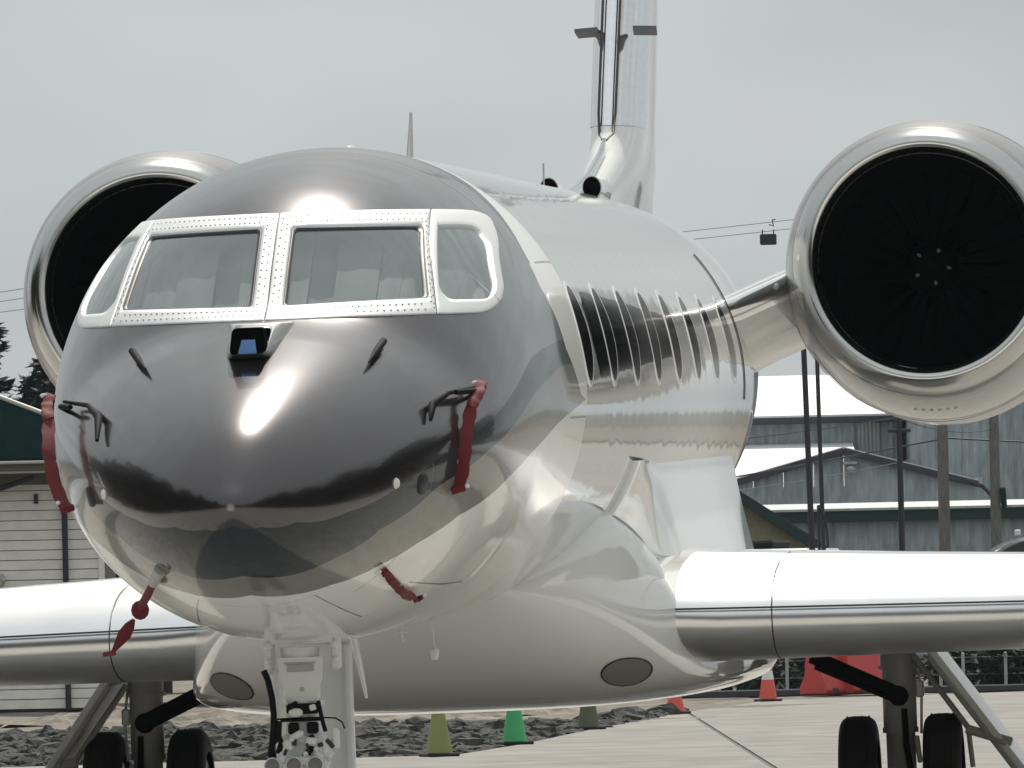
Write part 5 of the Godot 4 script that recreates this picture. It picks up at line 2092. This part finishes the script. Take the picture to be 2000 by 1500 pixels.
func car_body(prof: Array, half: float) -> MB:   # side outline (z, y) lofted across x with rounded shoulders
	var rows := []
	for e in [[-1.0, .90, .04], [-.97, .96, .02], [-.88, 1.0, 0.0], [.88, 1.0, 0.0], [.97, .96, .02], [1.0, .90, .04]]:
		var row := PackedVector3Array()
		for p in prof:
			row.append(Vector3(e[0] * half * (1.0 if p[1] < .95 else .88), .5 + (p[1] - .5) * e[1] - e[2] * .3, p[0] * (e[1] * .15 + .85)))
		rows.append(row)
	var m := MB.new()
	m.loft(rows)
	return m

func build_vehicles() -> void:
	# compact car, nose to the camera
	var t := thing("parked_car", "pale blue parked car facing the apron, seen through the gear struts", "car", Vector3(6.72, 0, -195), 0.25)
	part("body", car_body([[-2.0, .3], [-2.05, .75], [-1.9, 1.05], [-1.3, 1.42], [-.1, 1.46], [.75, 1.02], [1.75, .86], [2.0, .68], [2.0, .3]], .86), M.car_blue, t)
	var m := MB.new()
	m.quad(Vector3(-.66, 1.03, .80), Vector3(.66, 1.03, .80), Vector3(.58, 1.38, .12), Vector3(-.58, 1.38, .12), Vector3(0, .5, 1))
	part("windscreen", m, M.window_dark, t)
	for sg in [-1.0, 1.0]:
		m = MB.new()
		m.box(Vector3(.64 * sg, .72, 1.93), Vector3(.3, .12, .1), Basis(), .03)
		part("headlight", m, M.tag_white, t)
		for z in [-1.25, 1.3]:
			m = MB.new()
			wheel(m, Vector3(.78 * sg, .31, z), .31)
			part("wheel", m, M.rubber, t)
	m = MB.new()
	m.box(Vector3(0, .5, 2.0), Vector3(1.0, .16, .06), Basis(), .02)
	part("grille", m, M.seal, t)
	# white van behind the right wing root
	t = thing("white_van", "white van whose roof shows above the wing root, black carrier on top", "van", Vector3(4.55, 0, -202), -.2)
	part("body", car_body([[-2.6, .35], [-2.65, 1.2], [-2.5, 2.38], [-2.0, 2.46], [1.1, 2.46], [1.6, 2.2], [2.0, 1.4], [2.7, 1.15], [2.8, .4]], .95), M.car_white, t)
	m = MB.new()
	m.box(Vector3(-.35, 2.53, .0), Vector3(.9, .13, 1.8), Basis(Vector3.BACK, .04), .05)
	part("roof_carrier", m, M.hose, t)
	m = MB.new()
	m.quad(Vector3(-.7, 1.45, 2.02), Vector3(.7, 1.45, 2.02), Vector3(.66, 2.12, 1.70), Vector3(-.66, 2.12, 1.70), Vector3(0, .3, 1))
	part("windscreen", m, M.window_dark, t)
	for sg in [-1.0, 1.0]:
		for z in [-1.7, 1.9]:
			m = MB.new()
			wheel(m, Vector3(.86 * sg, .36, z), .36)
			part("wheel", m, M.rubber, t)
	# covered trailer at the right edge
	t = thing("covered_trailer", "dark green covered trailer with rounded roof at the right edge", "trailer", Vector3(9.45, 0, -204), 0)
	var rows := []
	for z in [-2.4, -2.35, 2.35, 2.4]:
		var row := PackedVector3Array()
		var e := .97 if absf(z) > 2.38 else 1.0
		for k in 25:
			var a := PI * k / 24
			row.append(Vector3(-cos(a) * 1.35 * e, .75 + 1.88 * e * sin(a) ** .35, z))
		rows.append(row)
	m = MB.new()
	m.loft(rows)
	part("tarpaulin", m, M.car_dark, t)
	m = MB.new()
	m.box(Vector3(0, .62, 0), Vector3(2.6, .2, 4.9), Basis(), .03)
	part("bed", m, M.pole_dark, t)
	for sg in [-1.0, 1.0]:
		m = MB.new()
		wheel(m, Vector3(1.0 * sg, .4, 0), .4)
		part("wheel", m, M.rubber, t)
	m = MB.new()
	m.box(Vector3(-.6, 2.66, 0), Vector3(.1, .12, .3), Basis(), .02)
	part("roof_vent", m, M.tag_white, t)
	# white box truck by the clapboard building
	t = thing("white_box_truck", "white box truck half hidden between the clapboard building and the nose", "truck", Vector3(-5.6, 0, -203), 0.1)
	m = MB.new()
	m.box(Vector3(0, 1.85, -1.0), Vector3(2.1, 2.0, 4.4), Basis(), .05)
	part("cargo_box", m, M.car_white, t)
	part("cab", car_body([[1.2, .45], [1.2, 2.0], [1.6, 2.05], [2.3, 1.95], [2.75, 1.3], [2.95, .9], [2.95, .45]], 1.0), M.car_white, t)
	m = MB.new()
	m.quad(Vector3(-.85, 1.32, 2.76), Vector3(.85, 1.32, 2.76), Vector3(.78, 1.92, 2.34), Vector3(-.78, 1.92, 2.34), Vector3(0, .3, 1))
	part("windscreen", m, M.window_dark, t)
	for sg in [-1.0, 1.0]:
		for z in [-2.2, 2.1]:
			m = MB.new()
			wheel(m, Vector3(.9 * sg, .42, z), .42)
			part("wheel", m, M.rubber, t)

# ------------------------------------------------------------------ what stands behind the camera and shows in the polished skin
func build_behind() -> void:
	var t := thing("open_hangar", "wide hangar with dark open doors, mirrored in the jet's nose", "hangar", Vector3(-6, 0, 90))
	var m := MB.new()
	for q in [[-17.0, 4.0, 4.0, 8.0], [17.0, 4.0, 4.0, 8.0], [0.0, 7.4, 30.0, 1.4]]:
		m = MB.new()
		m.box(Vector3(q[0], q[1], 0), Vector3(q[2], q[3], .3), Basis(), .02)
		part("front_wall", m, M.metal_wall1, t)
	m = MB.new()
	m.box(Vector3(0, 4.0, 24), Vector3(38, 8, .3))
	part("back_wall", m, M.metal_wall2, t)
	for sg in [-1.0, 1.0]:
		m = MB.new()
		m.box(Vector3(19.2 * sg, 4.0, 12), Vector3(.3, 8, 24))
		part("side_wall", m, M.metal_wall2, t)
	part("roof", slab_between([Vector3(-19.6, 8.05, -.6), Vector3(19.6, 8.05, -.6), Vector3(19.6, 10, 12), Vector3(-19.6, 10, 12)], Vector3.UP, .1), M.metal_wall1, t)
	part("roof", slab_between([Vector3(-19.6, 10, 12), Vector3(19.6, 10, 12), Vector3(19.6, 8.05, 24.6), Vector3(-19.6, 8.05, 24.6)], Vector3.UP, .1), M.metal_wall1, t)
	var kinds := []
	for k in 3:
		var h: float = [10.5, 11.5, 9.5][k]
		var tr := thing("broadleaf_tree", "tall dark broadleaf tree", "tree", Vector3.ZERO, 0, "trees round the near end of the apron")
		m = MB.new()
		m.tube([Vector3(0, -.1, 0), Vector3(.1, h * .4, 0), Vector3(0, h * .75, 0)], [.3, .22, .08], 8)
		part("trunk", m, M.bark, tr)
		var place := func():
			var a := rng.randf() * TAU
			var y := rng.randf()
			var q := 4.6 * sqrt(sin(PI * clampf(y * .86 + .12, 0, 1))) * sqrt(rng.randf()) * (1.0 + .2 * sin(a * 3 + y * 9))
			return [Vector3(cos(a) * q, h * (.04 + .96 * y), sin(a) * q)]
		part("crown", leaf_mesh(2200, place, 1.1), M.leaves, tr)
		kinds.append(tr)
	var spots := []
	for i in 17:
		spots.append(["right", Vector3((27 if i > 6 and i < 13 else 38) + 2 * sin(i * 1.9), 0, 24 - 8.0 * i)])
		spots.append(["left", Vector3((-25 if i > 6 and i < 14 else -38) + 2 * sin(i * 1.3), 0, 24 - 8.0 * i)])
	for i in 9:
		spots.append(["near", Vector3(-30 + 8.0 * i, 0, 34 + 2 * sin(i * 2.3))])
	for i in spots.size():
		var label := "tall dark broadleaf tree of the row on the apron's %s side" % spots[i][0]
		if i < 3:
			kinds[i].position = spots[i][1]
			kinds[i].set_meta("label", label)
		else:
			copy(kinds[i % 3], "broadleaf_tree", label, spots[i][1], i * 1.7)
